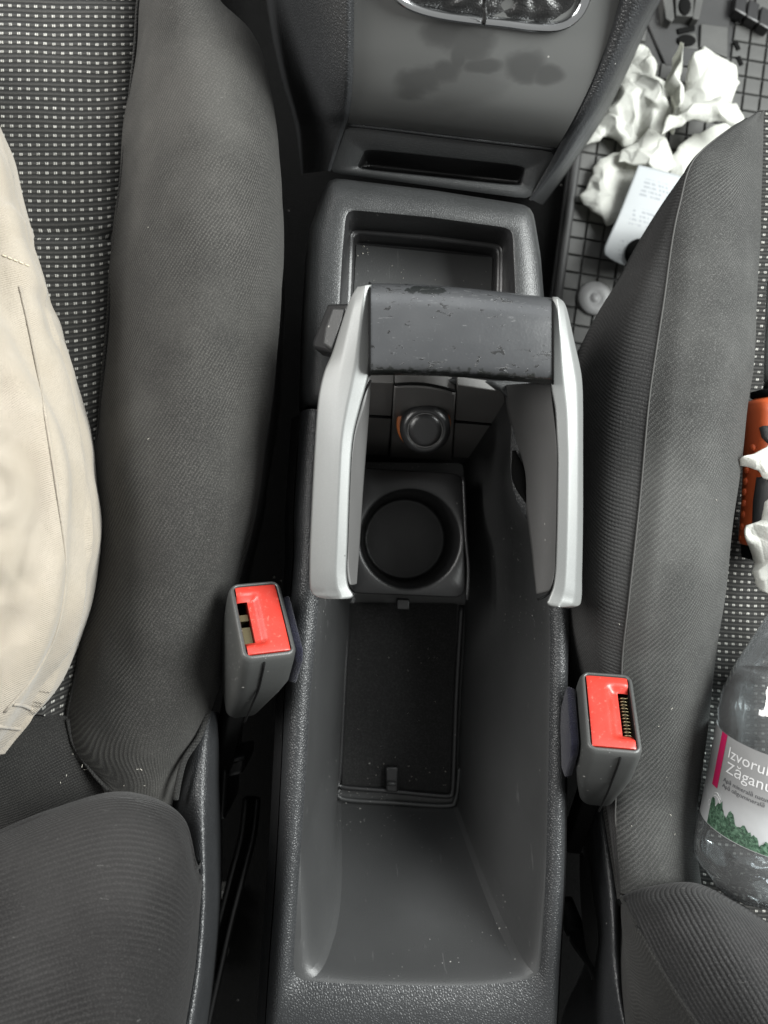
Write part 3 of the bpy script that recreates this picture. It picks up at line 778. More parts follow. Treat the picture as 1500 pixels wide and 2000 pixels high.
surf_obj('cushion_bolster', LBS, 60, 150, M['twill'], ls, disp=lambda p, u, v: 0.0025*nz(p, 14, 3.1)+0.0010*nz(p, 40, 1.1))
rows = []
for y, sx, cx, cz, ex in lb[:13]:
    rows.append([at(-420, y+20, -.030), at(-250, y-8, -.018), at(-100, y-10, -.010), at(60, y-6, -.010), at(sx-40, y, -.013), at(sx+14, y+2, -.022)])
CP_ = Surf(rows, px=False)
gy = at(150, 455, -.012).y
surf_obj('dotted_panel', CP_, 40, 150, M['dots'], ls, disp=lambda p, u, v: -0.0060*math.exp(-((p.y-gy)/0.0018)**2)+0.0012*nz(p, 35, 8))
RP = Surf([((-300,1395,-.015),(-100,1395,-.012),(40,1398,-.012),(130,1398,-.015),(170,1420,-.020)), ((-300,1450,-.013),(-100,1450,-.010),(40,1455,-.010),(140,1460,-.013),(190,1470,-.020)), ((-300,1530,-.016),(-100,1530,-.014),(60,1535,-.014),(170,1535,-.018),(230,1540,-.024)), ((-300,1640,-.03),(-100,1640,-.03),(60,1640,-.03),(200,1620,-.03),(300,1620,-.035))])
surf_obj('cushion_rear', RP, 40, 40, M['twill_dark'], ls, disp=lambda p, u, v: 0.002*nz(p, 30, 7))
sp = [(x, y) for x, y in ((132,1405),(142,1450),(160,1480),(185,1515),(212,1543))]
tube('cushion_seam', resample([at(x, y, -.0125) for x, y in sp], 20), 0.0011, M['twill_dark'], ls)
tube('cushion_seam', [LBS(0.143, k/80)+Vector((-0.0006,0,-0.001)) for k in range(5, 76)], 0.0010, M['twill_dark'], ls)
# backrest bolster, closer to the lens
ol = [(-260,1730),(-120,1672),(0,1622),(100,1582),(215,1547),(300,1557),(362,1602),(389,1690)]
bl = [(-260,2150),(-120,2150),(0,2150),(90,2150),(180,2150),(255,2150),(310,2150),(338,2150)]
rows = []
for t, z, inn in ((0.05,-.06,0), (0.015,.000,0), (0,.030,0), (0.035,.052,0), (0.12,.070,0), (0.3,.084,0), (0.55,.094,0), (0.8,.102,0), (1,.108,0)):
    r = []
    for k, ((x0, y0), (x1, y1)) in enumerate(zip(ol, bl)):
        zz = z-(0,0,0,0,0,.004,.016,.040)[k]*(1 if t > 0.02 else 0.4)
        s = t**0.85
        r.append(at(x0+(x1-x0)*s+ (6 if k == 7 and 0.1 < t < 0.6 else 0), y0+(y1-y0)*t, zz))
    e = r[-1]; r.append(Vector((e.x-.006, e.y, e.z-.06)))
    rows.append(r)
BL = Surf(rows, px=False)
surf_obj('backrest_bolster', BL, 70, 90, M['rib_back'], ls, disp=lambda p, u, v: 0.0012*nz(p, 22, 5))
TR = Surf([((388,1385,-.04),(402,1385,-.030),(418,1390,-.035),(428,1392,-.07),(430,1395,-.22)),
 ((352,1470,-.03),(385,1465,-.016),(412,1462,-.022),(428,1465,-.06),(430,1465,-.22)),
 ((340,1545,-.03),(378,1540,-.010),(410,1535,-.016),(428,1535,-.06),(430,1535,-.22)),
 ((345,1640,-.02),(388,1640,.000),(410,1640,-.010),(432,1640,-.06),(434,1640,-.22)),
 ((360,1760,-.005),(392,1760,.010),(410,1760,.000),(430,1760,-.05),(432,1760,-.22)),
 ((350,1900,.010),(380,1900,.025),(400,1900,.015),(418,1900,-.04),(420,1900,-.22)),
 ((320,2090,.030),(352,2090,.045),(375,2090,.030),(392,2090,-.03),(394,2090,-.22))])
surf_obj('side_trim', TR, 24, 60, M['leather'], ls)
tube('edge_piping', resample([at(404,1395,-.018), at(388,1440,-.012), at(362,1480,-.008), at(350,1520,-.006), at(343,1560,-.008)], 24), 0.0018, M['twill_dark'], ls)

rs = root('car_seat', 'grey cloth seat with the water bottle lying on its dotted centre panel', 'car seat', at(1450, 900, -0.25), 'front car seats')
rb = [((1452,236),(1470,226),(1490,218),-.012),((1394,276),(1422,254),(1489,250),.002),((1330,343),(1354,314),(1487,330),.015),((1276,426),(1328,398),(1484,420),.022),((1235,508),(1313,471),(1481,500),.027),((1180,600),(1297,587),(1476,600),.030),((1140,690),(1281,690),(1468,720),.031),((1118,800),(1267,790),(1457,800),.031),((1108,980),(1250,975),(1437,965),.030),((1105,1165),(1229,1165),(1415,1140),.028),((1112,1290),(1216,1280),(1397,1270),.014),((1140,1400),(1212,1400),(1384,1400),.000),((1160,1500),(1206,1500),(1370,1510),-.008),((1178,1580),(1202,1580),(1362,1600),-.010),((1190,1650),(1205,1650),(1362,1670),-.010),((1206,1740),(1213,1745),(1372,1745),-.012)]
rows = []; seamp = []
for Lp, Sp, Rp, z in rb:
    e = at(*Lp, z-.040)
    def mid(a, b, t): return (a[0]+(b[0]-a[0])*t, a[1]+(b[1]-a[1])*t)
    r_ = at(*Rp, z-.012)
    rows.append([Vector((e.x+.030, e.y, -.22)), Vector((e.x+.006, e.y, e.z-.05)), e, at(*mid(Lp, Sp, .45), z-.006), at(*Sp, z+.004), at(*mid(Sp, Rp, .3), z+.010), at(*mid(Sp, Rp, .7), z+.009), r_, Vector((r_.x-.0005, r_.y, r_.z-.02)), Vector((r_.x-.002, r_.y, -.09))])
    seamp.append(at(*Sp, z))
RBS = Surf(rows, px=False)
nu = 80
surf_obj('bolster_side', RBS, 34, 150, M['rib_side'], rs, ur=(0, 4/9), disp=lambda p, u, v: 0.0010*nz(p, 18, 2))
surf_obj('bolster_top', RBS, 46, 150, M['twill_top'], rs, ur=(4/9, 1), disp=lambda p, u, v: (0.0014*nz(p, 18, 9)+0.0005)*min(1, (u-4/9)*12))
tube('bolster_seam', [RBS(4/9, k/90)+Vector((0,0,0.0001)) for k in range(4, 82)], 0.0005, M['thread_grey'], rs, 6)
PR = Surf([[ (max(x, 1481-max(0, y-420)*.2), y, -.030-.004*math.sin(x*.01)) for x in (1340,1482,1520,1600,1750,1900)] for y in (215,320,500,700,900,1100,1300,1500,1700,1860)])
surf_obj('dotted_panel', PR, 30, 60, M['dots_b'], rs)
# right backrest
ol = [(1213,1752),(1262,1733),(1350,1724),(1430,1757),(1502,1803),(1650,1900)]
bl = [(1480,2150),(1540,2150),(1600,2150),(1660,2150),(1720,2150),(1820,2150)]
rows = []
for t, z in ((0.05,-.08),(0.015,-.02),(0,.008),(0.035,.030),(0.12,.050),(0.3,.066),(0.55,.080),(0.8,.092),(1,.10)):
    r = []
    for k, ((x0, y0), (x1, y1)) in enumerate(zip(ol, bl)):
        zz = z-(.022,.008,0,0,0,0)[k]*(1 if t > 0.02 else 0.4)
        bx = -18*math.sin(math.pi*t) if k == 0 else 0
        r.append(at(x0+(x1-x0)*t+bx, y0+(y1-y0)*t, zz))
    rows.append(r)
BR = Surf(rows, px=False)
surf_obj('backrest_bolster', BR, 60, 80, M['rib_long'], rs, disp=lambda p, u, v: 0.0010*nz(p, 22, 4))
seam = [BR(0, 0.22+0.78*k/30) for k in range(31)]
tube('backrest_seam', [p+Vector((0,0,.0005)) for p in seam], 0.0012, M['twill_dark'], rs, 6)
sd = []
for k in range(0, 31, 3):
    p = seam[k]; t = k/30
    e = at(1206+40*t*t, 1762+330*t, -.03+.06*t)
    sd.append([p, p.lerp(e, .3)+Vector((0,0,.006)), p.lerp(e, .7)+Vector((0,0,.004)), e, Vector((e.x, e.y, e.z-.08))])
surf_obj('backrest_side', Surf(sd, px=False), 30, 40, M['twill_dark'], rs)
TR2 = Surf([((1196,1560,-.06),(1180,1560,-.045),(1160,1560,-.05),(1140,1560,-.08),(1125,1560,-.2)),
 ((1200,1640,-.045),(1188,1640,-.032),(1168,1640,-.038),(1150,1640,-.07),(1135,1640,-.2)),
 ((1212,1740,-.035),(1203,1740,-.018),(1182,1740,-.022),(1160,1745,-.055),(1150,1750,-.2)),
 ((1215,1820,-.03),(1206,1820,-.010),(1188,1820,-.014),(1168,1825,-.05),(1155,1830,-.2)),
 ((1216,1880,-.02),(1207,1880,-.005),(1186,1885,-.012),(1160,1890,-.05),(1135,1900,-.2)),
 ((1226,1960,-.01),(1214,1960,.005),(1196,1965,-.004),(1150,1970,-.05),(1100,1980,-.2)),
 ((1256,2090,.01),(1242,2090,.022),(1220,2090,.010),(1150,2090,-.05),(1080,2090,-.2))])
surf_obj('side_trim', TR2, 26, 60, M['leather'], rs)
tube('trim_fold', resample([at(1100,1760,-.11), at(1130,1830,-.09), at(1165,1880,-.06), at(1190,1930,-.03)], 20), 0.007, M['leather_fine'], rs, 10)
tube('edge_piping', resample([at(1182,1560,-.030), at(1192,1620,-.026), at(1204,1690,-.020), at(1214,1755,-.014)], 24), 0.0026, M['twill_dark'], rs)

# ------------------------------------------------------------------ buckles
def buckle(label, T, Bp, yv, flip):
    zl = (T-Bp).normalized(); y = (yv-zl*yv.dot(zl)).normalized(); x = y.cross(zl)
    Mx = basis(T, x, y, zl)
    r = root('seat_belt_buckle', label, 'buckle', group='seat belt buckles', mat=Mx)
    w, h = 0.0285, 0.0485
    def rg(w, h, rr, z, dx=0, dy=0): return [Vector((a+dx, b+dy, z)) for a, b in rrect(w, h, rr, 6)]
    s = -1 if not flip else 1                          # slot side
    L = (T-Bp).length
    body = [rg(w-.0055, h-.0055, .0025, -.006), rg(w-.0055, h-.0055, .0025, -.0003), rg(w-.0040, h-.0040, .003, .0004), rg(w-.0015, h-.0015, .0048, -.0006), rg(w, h, .0055, -.003), rg(w+.0006, h+.0010, .0060, -.010),
            rg(w+.0006, h+.0014, .006, -.028), rg(w-.002, h-.001, .006, -.042, s*.001, .001), rg(w-.009, h-.010, .006, -L+.004, s*.004, .003), rg(w-.014, h-.018, .005, -L, s*.005, .004)]
    hs = rings_obj('housing', body, M['housing'], r, cap0=False, cap1=True, local=True)
    # dark well
    rings_obj('well', [rg(w-.0056, h-.0056, .0025, -.001), rg(w-.0056, h-.0056, .0025, -.014)], M['black'], r, cap1=True, local=True)
    # red press button with a finger notch at the slot side
    bw, bh, nd = w-.0068, h-.0068, .0058
    x0, x1 = -bw/2, bw/2
    nb = 11; hh = bh/2
    pts = []
    NY = 36; NX = 20
    V = []; Fa = []; uv = []; idx = {}
    def inside(ix, iy):
        xx = x0+bw*(ix+.5)/NX; yy = -hh+bh*(iy+.5)/NY
        d = (xx-x0) if s < 0 else (x1-xx)
        return not (d < nd and -0.60*hh < yy < 0.60*hh-0.0)
    def vid(ix, iy):
        if (ix, iy) in idx: return idx[(ix, iy)]
        xx = x0+bw*ix/NX; yy = -hh+bh*iy/NY
        d = (xx-x0) if s < 0 else (x1-xx)
        g = max(0, min(1, (0.0125-d)/0.0050)); q = max(0, min(1, (0.80*hh-abs(yy))/0.004))
        z = .0006-0.0034*(g*g*(3-2*g))*(q*q*(3-2*q)) - 0.0006*(abs(yy)/hh)**6 - .0005*(abs(xx)/(bw/2))**8
        idx[(ix, iy)] = len(V); V.append(Vector((xx, yy, z))); return idx[(ix, iy)]
    for iy in range(NY):
        for ix in range(NX):
            if inside(ix, iy): Fa.append((vid(ix,iy), vid(ix+1,iy), vid(ix+1,iy+1), vid(ix,iy+1)))
    b = mesh('press_button', V, Fa, M['red'], r, local=True)
    m = b.modifiers.new('thickness', 'SOLIDIFY'); m.thickness = .008; m.offset = -1
    m2 = b.modifiers.new('bevel', 'BEVEL'); m2.width = .0005; m2.segments = 2; m2.limit_method = 'ANGLE'; m2.angle_limit = math.radians(50)
    b['label'] = 'red press button'
    # latch metal inside the slot
    lx = s*(w/2-.0062)
    if not flip:
        for yy, ln in ((-.0075, .013), (.0050, .004)):
            V2 = [Vector((lx+dx, yy+dy, -.006+dz)) for dz in (0,-.006) for dx, dy in ((-.0022,-ln/2),(.0022,-ln/2),(.0022,ln/2),(-.0022,ln/2))]
            mesh('latch', V2, [(0,1,2,3),(0,4,5,1),(1,5,6,2),(2,6,7,3),(3,7,4,0)], M['metal'], r, smooth=False, local=True)
    else:
        pts = []
        for k in range(121):
            a = k*2*math.pi/10
            pts.append(Vector((lx+.0006+.0022*math.cos(a), -.0125+.024*k/120, -.0045+.0016*math.sin(a))))
        tube('latch_spring', pts,   .00038, M['metal'], r, 5, local=True)
    # moulding seam down the rear face
    sp_ = [Vector((s*.003, -h/2-.0006, -.003)), Vector((s*.003, -h/2-.0011, -.012)), Vector((s*.003, -h/2-.0011, -.028)), Vector((s*.0036, -h/2+.0002, -.042)), Vector((s*.0045, -h/2+.0045, -L+.004))]
    tube('mould_seam', resample(sp_, 16), .0006, M['black'], r, 6, local=True)
    # loop-pile pad stuck on the console side
    px_ = -s*(w/2+.0012)
    pad = [[Vector((px_-s*a, b*(1 if k else .92), c)) for b, c in ((0.019,-.008),(0.021,-.014),(0.021,-.032),(0.012,-.040),(-.012,-.044),(-.021,-.036),(-.021,-.014),(-.017,-.008))] for k, a in enumerate((0, .0045))]
    pd = rings_obj('felt_pad', pad, M['loop'], r, cap0=True, cap1=True, local=True)
    m = pd.modifiers.new('bevel', 'BEVEL'); m.width = .0015; m.segments = 2
    # stalk
    st = [[Vector((a*.8+s*.005, b*.7+.004, z)) for a, b in rrect(.013, .026, .003, 4)] for z in (-L+.006, -L-.03, -L-.09)]
    rings_obj('stalk', st, M['black'], r, cap1=True, local=True)
    return r
buckle('red-buttoned buckle in the gap beside the beige trousers seat', at(512, 1207, .036), at(480, 1356, -.022), at(505, 1120, .036)-at(516, 1290, .036), False)
buckle('red-buttoned buckle leaning between the console and the bottle seat', at(1192, 1388, .040), at(1146, 1526, -.016), at(1196, 1300, .040)-at(1187, 1480, .040), True)

# ------------------------------------------------------------------ person
oc = [(-90,60),(-30,180),(12,270),(38,350),(66,450),(102,580),(148,740),(182,880),(196,1000),(195,1085),(178,1190),(138,1285),(84,1375),(22,1442),(-60,1520)]
rows = []
for k, (x, y) in enumerate(oc):
    e = at(x, y, -.004)
    rows.append([Vector((e.x-.006, e.y, -.028)), e, at(x-14, y-2, .018), at(x-55, y-4, .043), at(x-130, y-6, .060), at(x-260, y-10, .068), at(x-420, y-12, .055)])
PS = Surf(rows, px=False)
eye = at(2, 960, .05)
def fold(p, u, v):
    d = 0.0045*nz(p, 16, 2.2)+0.0016*nz(p, 45, 4.4)
    # long folds running along the thigh and a swirl of cloth at the pocket
    d += 0.0032*math.sin(u*26+v*9+2.5*nz(p, 12, 6))*max(0, min(1, (u-.25)*4))
    q = Vector((p.x-eye.x, p.y-eye.y)); r = q.length
    d += 0.0030*math.exp(-(r/0.020)**2)*math.cos(r*400)
    for (ax, ay, bx_, by_, wd, hh) in ((-10,1170,75,1130,.006,-.004),(-20,1250,60,1200,.007,-.003),(0,400,60,560,.004,.0035),(20,560,40,640,.006,-.003),(60,640,128,1080,.004,-.0010),(-20,1090,40,1075,.006,.004)):
        a = at(ax, ay, .045); b = at(bx_, by_, .035); ab = Vector((b.x-a.x, b.y-a.y)); ap_ = Vector((p.x-a.x, p.y-a.y))
        t = max(0, min(1, ap_.dot(ab)/ab.dot(ab))); dd = (ap_-ab*t).length
        d += hh*math.exp(-(dd/wd)**2)
    for (ax, ay, bx_, by_, wd, hh) in ((-15,880,60,1010,.0035,.0030),(-10,1040,90,1150,.0035,.0026),(10,900,70,860,.003,-.0022),(-20,720,45,640,.004,.0028),(30,470,75,620,.003,.0022),(-10,430,30,520,.0035,-.0030),(60,1180,110,1030,.003,.0020),(-10,1310,70,1240,.004,.0026),(-20,800,60,780,.004,-.0020)):
        a = at(ax, ay, .045); b = at(bx_, by_, .035); ab = Vector((b.x-a.x, b.y-a.y)); ap_ = Vector((p.x-a.x, p.y-a.y))
        t = ap_.dot(ab)/ab.dot(ab); tc = max(0, min(1, t)); dd = (ap_-ab*tc).length
        d += hh*math.exp(-(dd/wd)**1.3)*(1-.5*abs(tc-.5)*2)
    return d*min(1, u*5)
person = surf_obj('person', PS, 90, 170, M['cotton'], None, disp=fold)
tag(person, 'person in beige cotton trousers, only the thigh and hip showing on the seat', 'person')
def on_thigh(x, y, off=0.0006):
    # march along the view ray to the trouser surface
    best = None
    for dz in range(0, 80):
        pass
    return None
from mathutils.bvhtree import BVHTree
pv = [v.co for v in person.data.vertices]; pf = [tuple(p.vertices) for p in person.data.polygons]
bv = BVHTree.FromPolygons(pv, pf)
def drape(x, y, off=0.0005):
    h = bv.ray_cast(CP, ray(x, y).normalized())
    return (h[0]+Vector((0,0,off))) if h[0] else None
def seamline(name, pts, r, mat):
    P = [Vector((x, y, 0)) for x, y in pts]; P = resample(P, 50)
    Q = [drape(p.x, p.y) for p in P]; Q = [q for q in Q if q]
    if len(Q) > 3: tube(name, Q, r, mat, person, 6)
seamline('seam', [(40,560),(62,660),(88,800),(112,950),(128,1080),(126,1160),(105,1250),(60,1330),(10,1390)], 0.0008, M['cotton'])
0 and seamline('pocket_seam', [(2,868),(24,880),(40,925),(48,975),(36,1015),(4,1040)], 0.0006, M['cotton'])
0 and seamline('pocket_stitch', [(2,890),(20,905),(28,950),(24,985),(4,1015)], 0.00025, M['thread'])
for k in range(5):
    seamline('stitch', [(6+k*11, 499+k*4.5), (13+k*11, 502+k*4.5)], 0.0005, M['thread'])
seamline('waist_seam', [(28,1375),(46,1378),(64,1386)], 0.0010, M['cotton'])
seamline('waist_seam', [(-5,1418),(18,1421),(44,1424)], 0.0010, M['cotton'])
# loose hem flap at the hip
hf = Surf([((20,1372,.012),(45,1376,.012),(70,1388,.008)), ((5,1400,.012),(32,1404,.012),(58,1412,.008)), ((-15,1440,.010),(12,1444,.010),(30,1446,.006)), ((-30,1475,.008),(-10,1476,.008),(8,1474,.004))])
surf_obj('hem_flap', hf, 12, 16, M['cotton'], person, thick=.0015)

# ------------------------------------------------------------------ passenger footwell: rubber mat of raised blocks
ZM = -0.268
mt = root('floor_mat', 'black rubber floor mat of square raised blocks in the footwell', 'floor mat', at(1250, 400, ZM))
def mb(px, py): return at(px, py, ZM)
mo = mb(1118, 330)
ang = math.radians(-4.5)
ux = Vector((math.cos(ang), math.sin(ang), 0)); uy = Vector((-math.sin(ang)*0.4, math.cos(ang), 0)).normalized()
uy = (mb(1112,330)-mb(1070,640)).normalized(); ux = Vector((uy.y, -uy.x, 0)); ux = (ux+uy*-0.01).normalized()
pitch = 0.0165
bs = [mo-ux*0.004-uy*0.30, mo+ux*0.42-uy*0.30, mo+ux*0.42+uy*0.28, mo-ux*0.004+uy*0.28]
prism('mat_base', bs, 0, Vector((0,0,-0.006)), M['rubber_dark'], mt)
blk = None
def block_mesh():
    s = pitch*0.455; t = s*0.93
    V = [(a*s, b*s, 0) for a, b in ((-1,-1),(1,-1),(1,1),(-1,1))]+[(a*s, b*s, .0018) for a, b in ((-1,-1),(1,-1),(1,1),(-1,1))]+[(a*t, b*t, .0026) for a, b in ((-1,-1),(1,-1),(1,1),(-1,1))]
    Fa = [(0,1,5,4),(1,2,6,5),(2,3,7,6),(3,0,4,7),(4,5,9,8),(5,6,10,9),(6,7,11,10),(7,4,8,11),(8,9,10,11)]
    me = bpy.data.meshes.new('block'); me.from_pydata(V, [], Fa); me.materials.append(M['rubber']); return me
bme = block_mesh()
rz = math.atan2(ux.y, ux.x)
def project(p):
    q = R3.transposed() @ (p-CP)
    return (750+F*q.x/-q.z, 1000-F*q.y/-q.z)
nblk = 0
for i in range(0, 24):
    for j in range(-19, 17):
        p = mo+ux*(pitch*(i+.72))+uy*(pitch*(j+.5))
        X_, Y_ = project(p)
        if not (1030 < X_ < 1540 and -40 < Y_ < 720): continue
        # what the seat, the console and the tissues hide needs no blocks
        if Y_ > 250 and X_ > 1490-(Y_-225)*0.82+40: continue
        if Y_ < 300 and X_ < 1320-Y_*0.75-55: continue
        if 1255 < X_ < 1440 and Y_ < 125: continue
        o = bpy.data.objects.new('block', bme); C.objects.link(o); o.parent = mt
        o.matrix_parent_inverse = ROOTM[mt.name].inverted()
        o.location = p+Vector((0,0,random.uniform(-.0002,.0002))); o.rotation_euler = (0,0,rz+random.uniform(-.01,.01)); nblk += 1
# raised border
bl_ = [mo+ux*0.0018+uy*t+Vector((0,0,.003)) for t in [-.25+.02*k for k in range(26)]]
tube('mat_border', bl_, 0.0045, M['rubber_dark'], mt, 8)
# heel pad with bars and holes near the front
ZP = ZM+.004
def poly(name, pts, z, th, mat, bev=.001): return prism(name, [at(x, y, z) for x, y in pts], 0, Vector((0,0,-th)), mat, mt, bev)
poly('heel_pad', [(1262,-30),(1265,45),(1300,128),(1420,128),(1425,50),(1440,-30)], ZP-.001, .006, M['rubber_dark'])
poly('heel_plate', [(1369,45),(1367,92),(1421,112),(1423,52)], ZP+.002, .003, M['rubber'])
poly('heel_bar', [(1291,-30),(1300,36),(1312,42),(1318,36),(1312,-30)], ZP+.010, .012, M['rubber'])
poly('heel_bar', [(1318,-30),(1320,30),(1354,32),(1358,-30)], ZP+.010, .012, M['rubber'])
poly('heel_bar', [(1362,-30),(1352,36),(1366,38),(1380,-30)], ZP+.010, .012, M['rubber'])
lathe('heel_hole', [(.0075,-.001),(.0075,.0012),(.006,.0016)], M['black'], mt, Matrix.Translation(at(1337,13,ZP+.010)) @ Matrix.Diagonal((.75,1.15,1,1)), 20)
lathe('heel_hole', [(.0075,-.001),(.0075,.0012),(.006,.0016)], M['black'], mt, Matrix.Translation(at(1340,80,ZP-.0004)) @ Matrix.Diagonal((1.2,.75,1,1)), 20)
poly('heel_slot', [(1322,55),(1357,48),(1359,58),(1325,66)], ZP+.001, .003, M['black'])
poly('heel_rib', [(1326,70),(1359,63),(1366,96),(1330,92)], ZP-.0004, .002, M['rubber'])
# glossy ribbed catches of the mat at the far corner
for k in range(3):
    a = at(1448+k*24, 6+k*14, ZP+.010); d1 = Vector((.0115,-.006,0)); d2 = Vector((-.003,-.018,0))
    prism('corner_catch', [a-d1*.45-d2*.5, a+d1*.45-d2*.5, a+d1*.45+d2*.5, a-d1*.45+d2*.5], 0, Vector((0,0,-.012)), M['cap'], mt, .0015)
    tube('catch_edge', [a-d1*.45+d2*.5+Vector((0,0,.0004)), a+d1*.45+d2*.5+Vector((0,0,.0004))], .0009, M['clip'], mt, 6)
for k in range(2):
    poly('mat_slot', [(1432+k*6,80+k*30),(1440+k*6,78+k*30),(1447+k*6,95+k*30),(1440+k*6,98+k*30)], ZP, .002, M['black'], .0004)
tag(lathe('floor_mat_clip', [(.0160,-.003),(.0160,.001),(.0148,.0024),(.0070,.0026),(.0055,.0018),(.0042,.0018),(.0038,.0026),(.0005,.0027)], M['clip'], None, Matrix.Translation(at(1161,583,ZM+.004)), 40), 'round grey plastic clip pressed into the rubber floor mat', 'clip')

# ------------------------------------------------------------------ paper tissues
def patch(A, B, Cc, D):
    """Coons patch from four boundary polylines: A bottom(u), B top(u), Cc left(v), D right(v)"""
    def f(u, v):
        a, b = crv(A, u), crv(B, u); c, d = crv(Cc, v), crv(D, v)
        p = a*(1-v)+b*v+c*(1-u)+d*u
        q = (A[0]*(1-u)+A[-1]*u)*(1-v)+(B[0]*(1-u)+B[-1]*u)*v
        return p-q
    return f
def rnd2(i, j, k):
    h = math.sin(i*127.1+j*311.7+k*74.7)*43758.5453
    return h-math.floor(h)
def facet(x, y, k):
    """random heights on a triangle lattice, joined by flat panels: sharp folds between them"""
    q = (x+y)*.366; i, j = math.floor(x+q), math.floor(y+q)
    fx, fy = x+q-i, y+q-j
    a, c = rnd2(i, j, k), rnd2(i+1, j+1, k)
    if fx > fy:
        b = rnd2(i+1, j, k); return a*(1-fx)+b*(fx-fy)+c*fy
    b = rnd2(i, j+1, k); return a*(1-fy)+b*(fy-fx)+c*fx
def crumple(p, s, seed):
    wx, wy = .35*nz(p, s*.6, seed+50), .35*nz(p, s*.6, seed+60)
    x, y = p.x*s+seed+wx, p.y*s-seed*1.3+wy
    return 1.5*facet(x, y, seed)+.55*facet(x*2.3+.6*y, y*2.0, seed+3)-.95
def tissue(label, outline, z0, dome, amp, s, seed, group='crumpled tissues', n=84):
    """outline: 4 lists of (px,py[,z]) : left, top, right, bottom joined at the corners"""
    def P(l): return [at(p[0], p[1], p[2] if len(p) > 2 else z0) for p in l]
    Lf, Tp, Rt, Bt = (P(l) for l in outline); Rt = Rt[::-1]
    f = patch(Bt, Tp, Lf, Rt)
    V = []; uv = []
    for j in range(n+1):
        for i in range(n+1):
            u, v = i/n, j/n
            p = f(u, v); e = min(1, 6*min(u, 1-u, v, 1-v))
            w_ = 16*u*(1-u)*v*(1-v)
            c = crumple(p, s*0.95, seed)
            p = p+Vector(((facet(p.x*90, p.y*90, seed+20)-.5)*.007, (facet(p.x*90, p.y*90, seed+30)-.5)*.007, dome*.35*(w_**.6)+amp*1.25*c*(.75+.25*e)))
            V.append(p); uv.append((u*.1, v*.1))
    Fa = [(j*(n+1)+i, j*(n+1)+i+1, (j+1)*(n+1)+i+1, (j+1)*(n+1)+i) for j in range(n) for i in range(n)]
    o = mesh('paper_tissue', V, Fa, M['tissue'], None, uv)
    m = o.modifiers.new('thickness', 'SOLIDIFY'); m.thickness = .0003
    return tag(o, label, 'tissue', group)
zt = ZM+.012
tissue('large crumpled white tissue tucked against the gear console side', [[(1142,285),(1150,255),(1195,200),(1215,130)], [(1215,130),(1240,140),(1272,152),(1298,155)], [(1298,155),(1308,200),(1302,250),(1298,282)], [(1142,285),(1190,272),(1222,290),(1298,282)]], zt, .030, .017, 34, 1.3)
tissue('small pale tissue lobe standing behind the largest crumple', [[(1215,165),(1212,140),(1228,110)], [(1228,110),(1240,92),(1262,100)], [(1262,100),(1276,125),(1268,160)], [(1215,165),(1240,178),(1268,160)]], zt+.002, .018, .009, 45, 4.1)
tissue('upright narrow tissue leaf pointing forward over the mat', [[(1302,235,zt),(1303,160),(1318,112)], [(1318,112,zt+.05),(1328,92,zt+.06),(1334,90,zt+.06)], [(1334,90,zt+.06),(1326,150),(1332,225)], [(1302,235),(1318,262),(1332,225)]], zt+.03, .012, .008, 40, 8.8)
tissue('broad open tissue petal fanned above the dark mat', [[(1318,245),(1334,180),(1345,115)], [(1345,115),(1370,98),(1412,110)], [(1412,110),(1445,145),(1425,200)], [(1318,245),(1365,225),(1425,200)]], zt+.028, .020, .010, 30, 12.2)
tissue('folded tissue wing lying under the fanned petal by the seat', [[(1293,268),(1300,235),(1338,215)], [(1338,215),(1385,195),(1435,205)], [(1435,205),(1452,232),(1440,255)], [(1293,268),(1345,245),(1440,255)]], zt+.034, .014, .009, 34, 15.7)
tissue('flat pale tissue square at the near end of the tissue pile', [[(1135,405),(1140,370),(1172,310)], [(1172,310),(1220,290),(1285,275)], [(1285,275),(1310,310),(1245,375)], [(1135,405),(1165,425),(1195,445),(1245,375)]], zt, .020, .008, 24, 19.4)
tissue('loose tissue strip running beneath the front of the right seat', [[(1305,350),(1312,310),(1350,262)], [(1350,262),(1390,245),(1440,245)], [(1440,245),(1440,280),(1420,330)], [(1305,350),(1340,370),(1420,330)]], zt+.008, .012, .008, 26, 23.1)
tissue('middle tissue fold bridging the large crumple and flat square', [[(1210,315),(1222,285),(1270,255)], [(1270,255),(1290,262),(1305,280)], [(1305,280),(1320,315),(1300,345)], [(1210,315),(1255,330),(1300,345)]], zt+.012, .014, .010, 30, 27.6)
# leaflet
lf = Surf([((1247,322,-.236),(1300,335,-.236),(1360,352,-.236)), ((1228,370,-.233),(1288,388,-.233),(1345,402,-.233)), ((1208,420,-.232),(1262,438,-.232),(1325,455,-.232)), ((1183,478,-.235),(1232,494,-.235),(1300,512,-.235)), ((1181,497,-.237),(1215,516,-.237),(1290,530,-.237))])
o = surf_obj('leaflet', lf, 16, 26, M['leaflet'], None, disp=lambda p, u, v: .0015*nz(p, 25, 3), thick=.0006)
tag(o, 'pale blue printed leaflet half under the seat edge on the tissues', 'leaflet')
dk = lathe('bottle_cap', [(.0125,-.008),(.0130,-.002),(.0120,.0),(.0100,.0004),(.0005,.0005)], M['black'], None, Matrix.Translation(at(1252,492,-.230)), 32)
tag(dk, 'round black cap lying on the leaflet at the seat edge', 'cap')

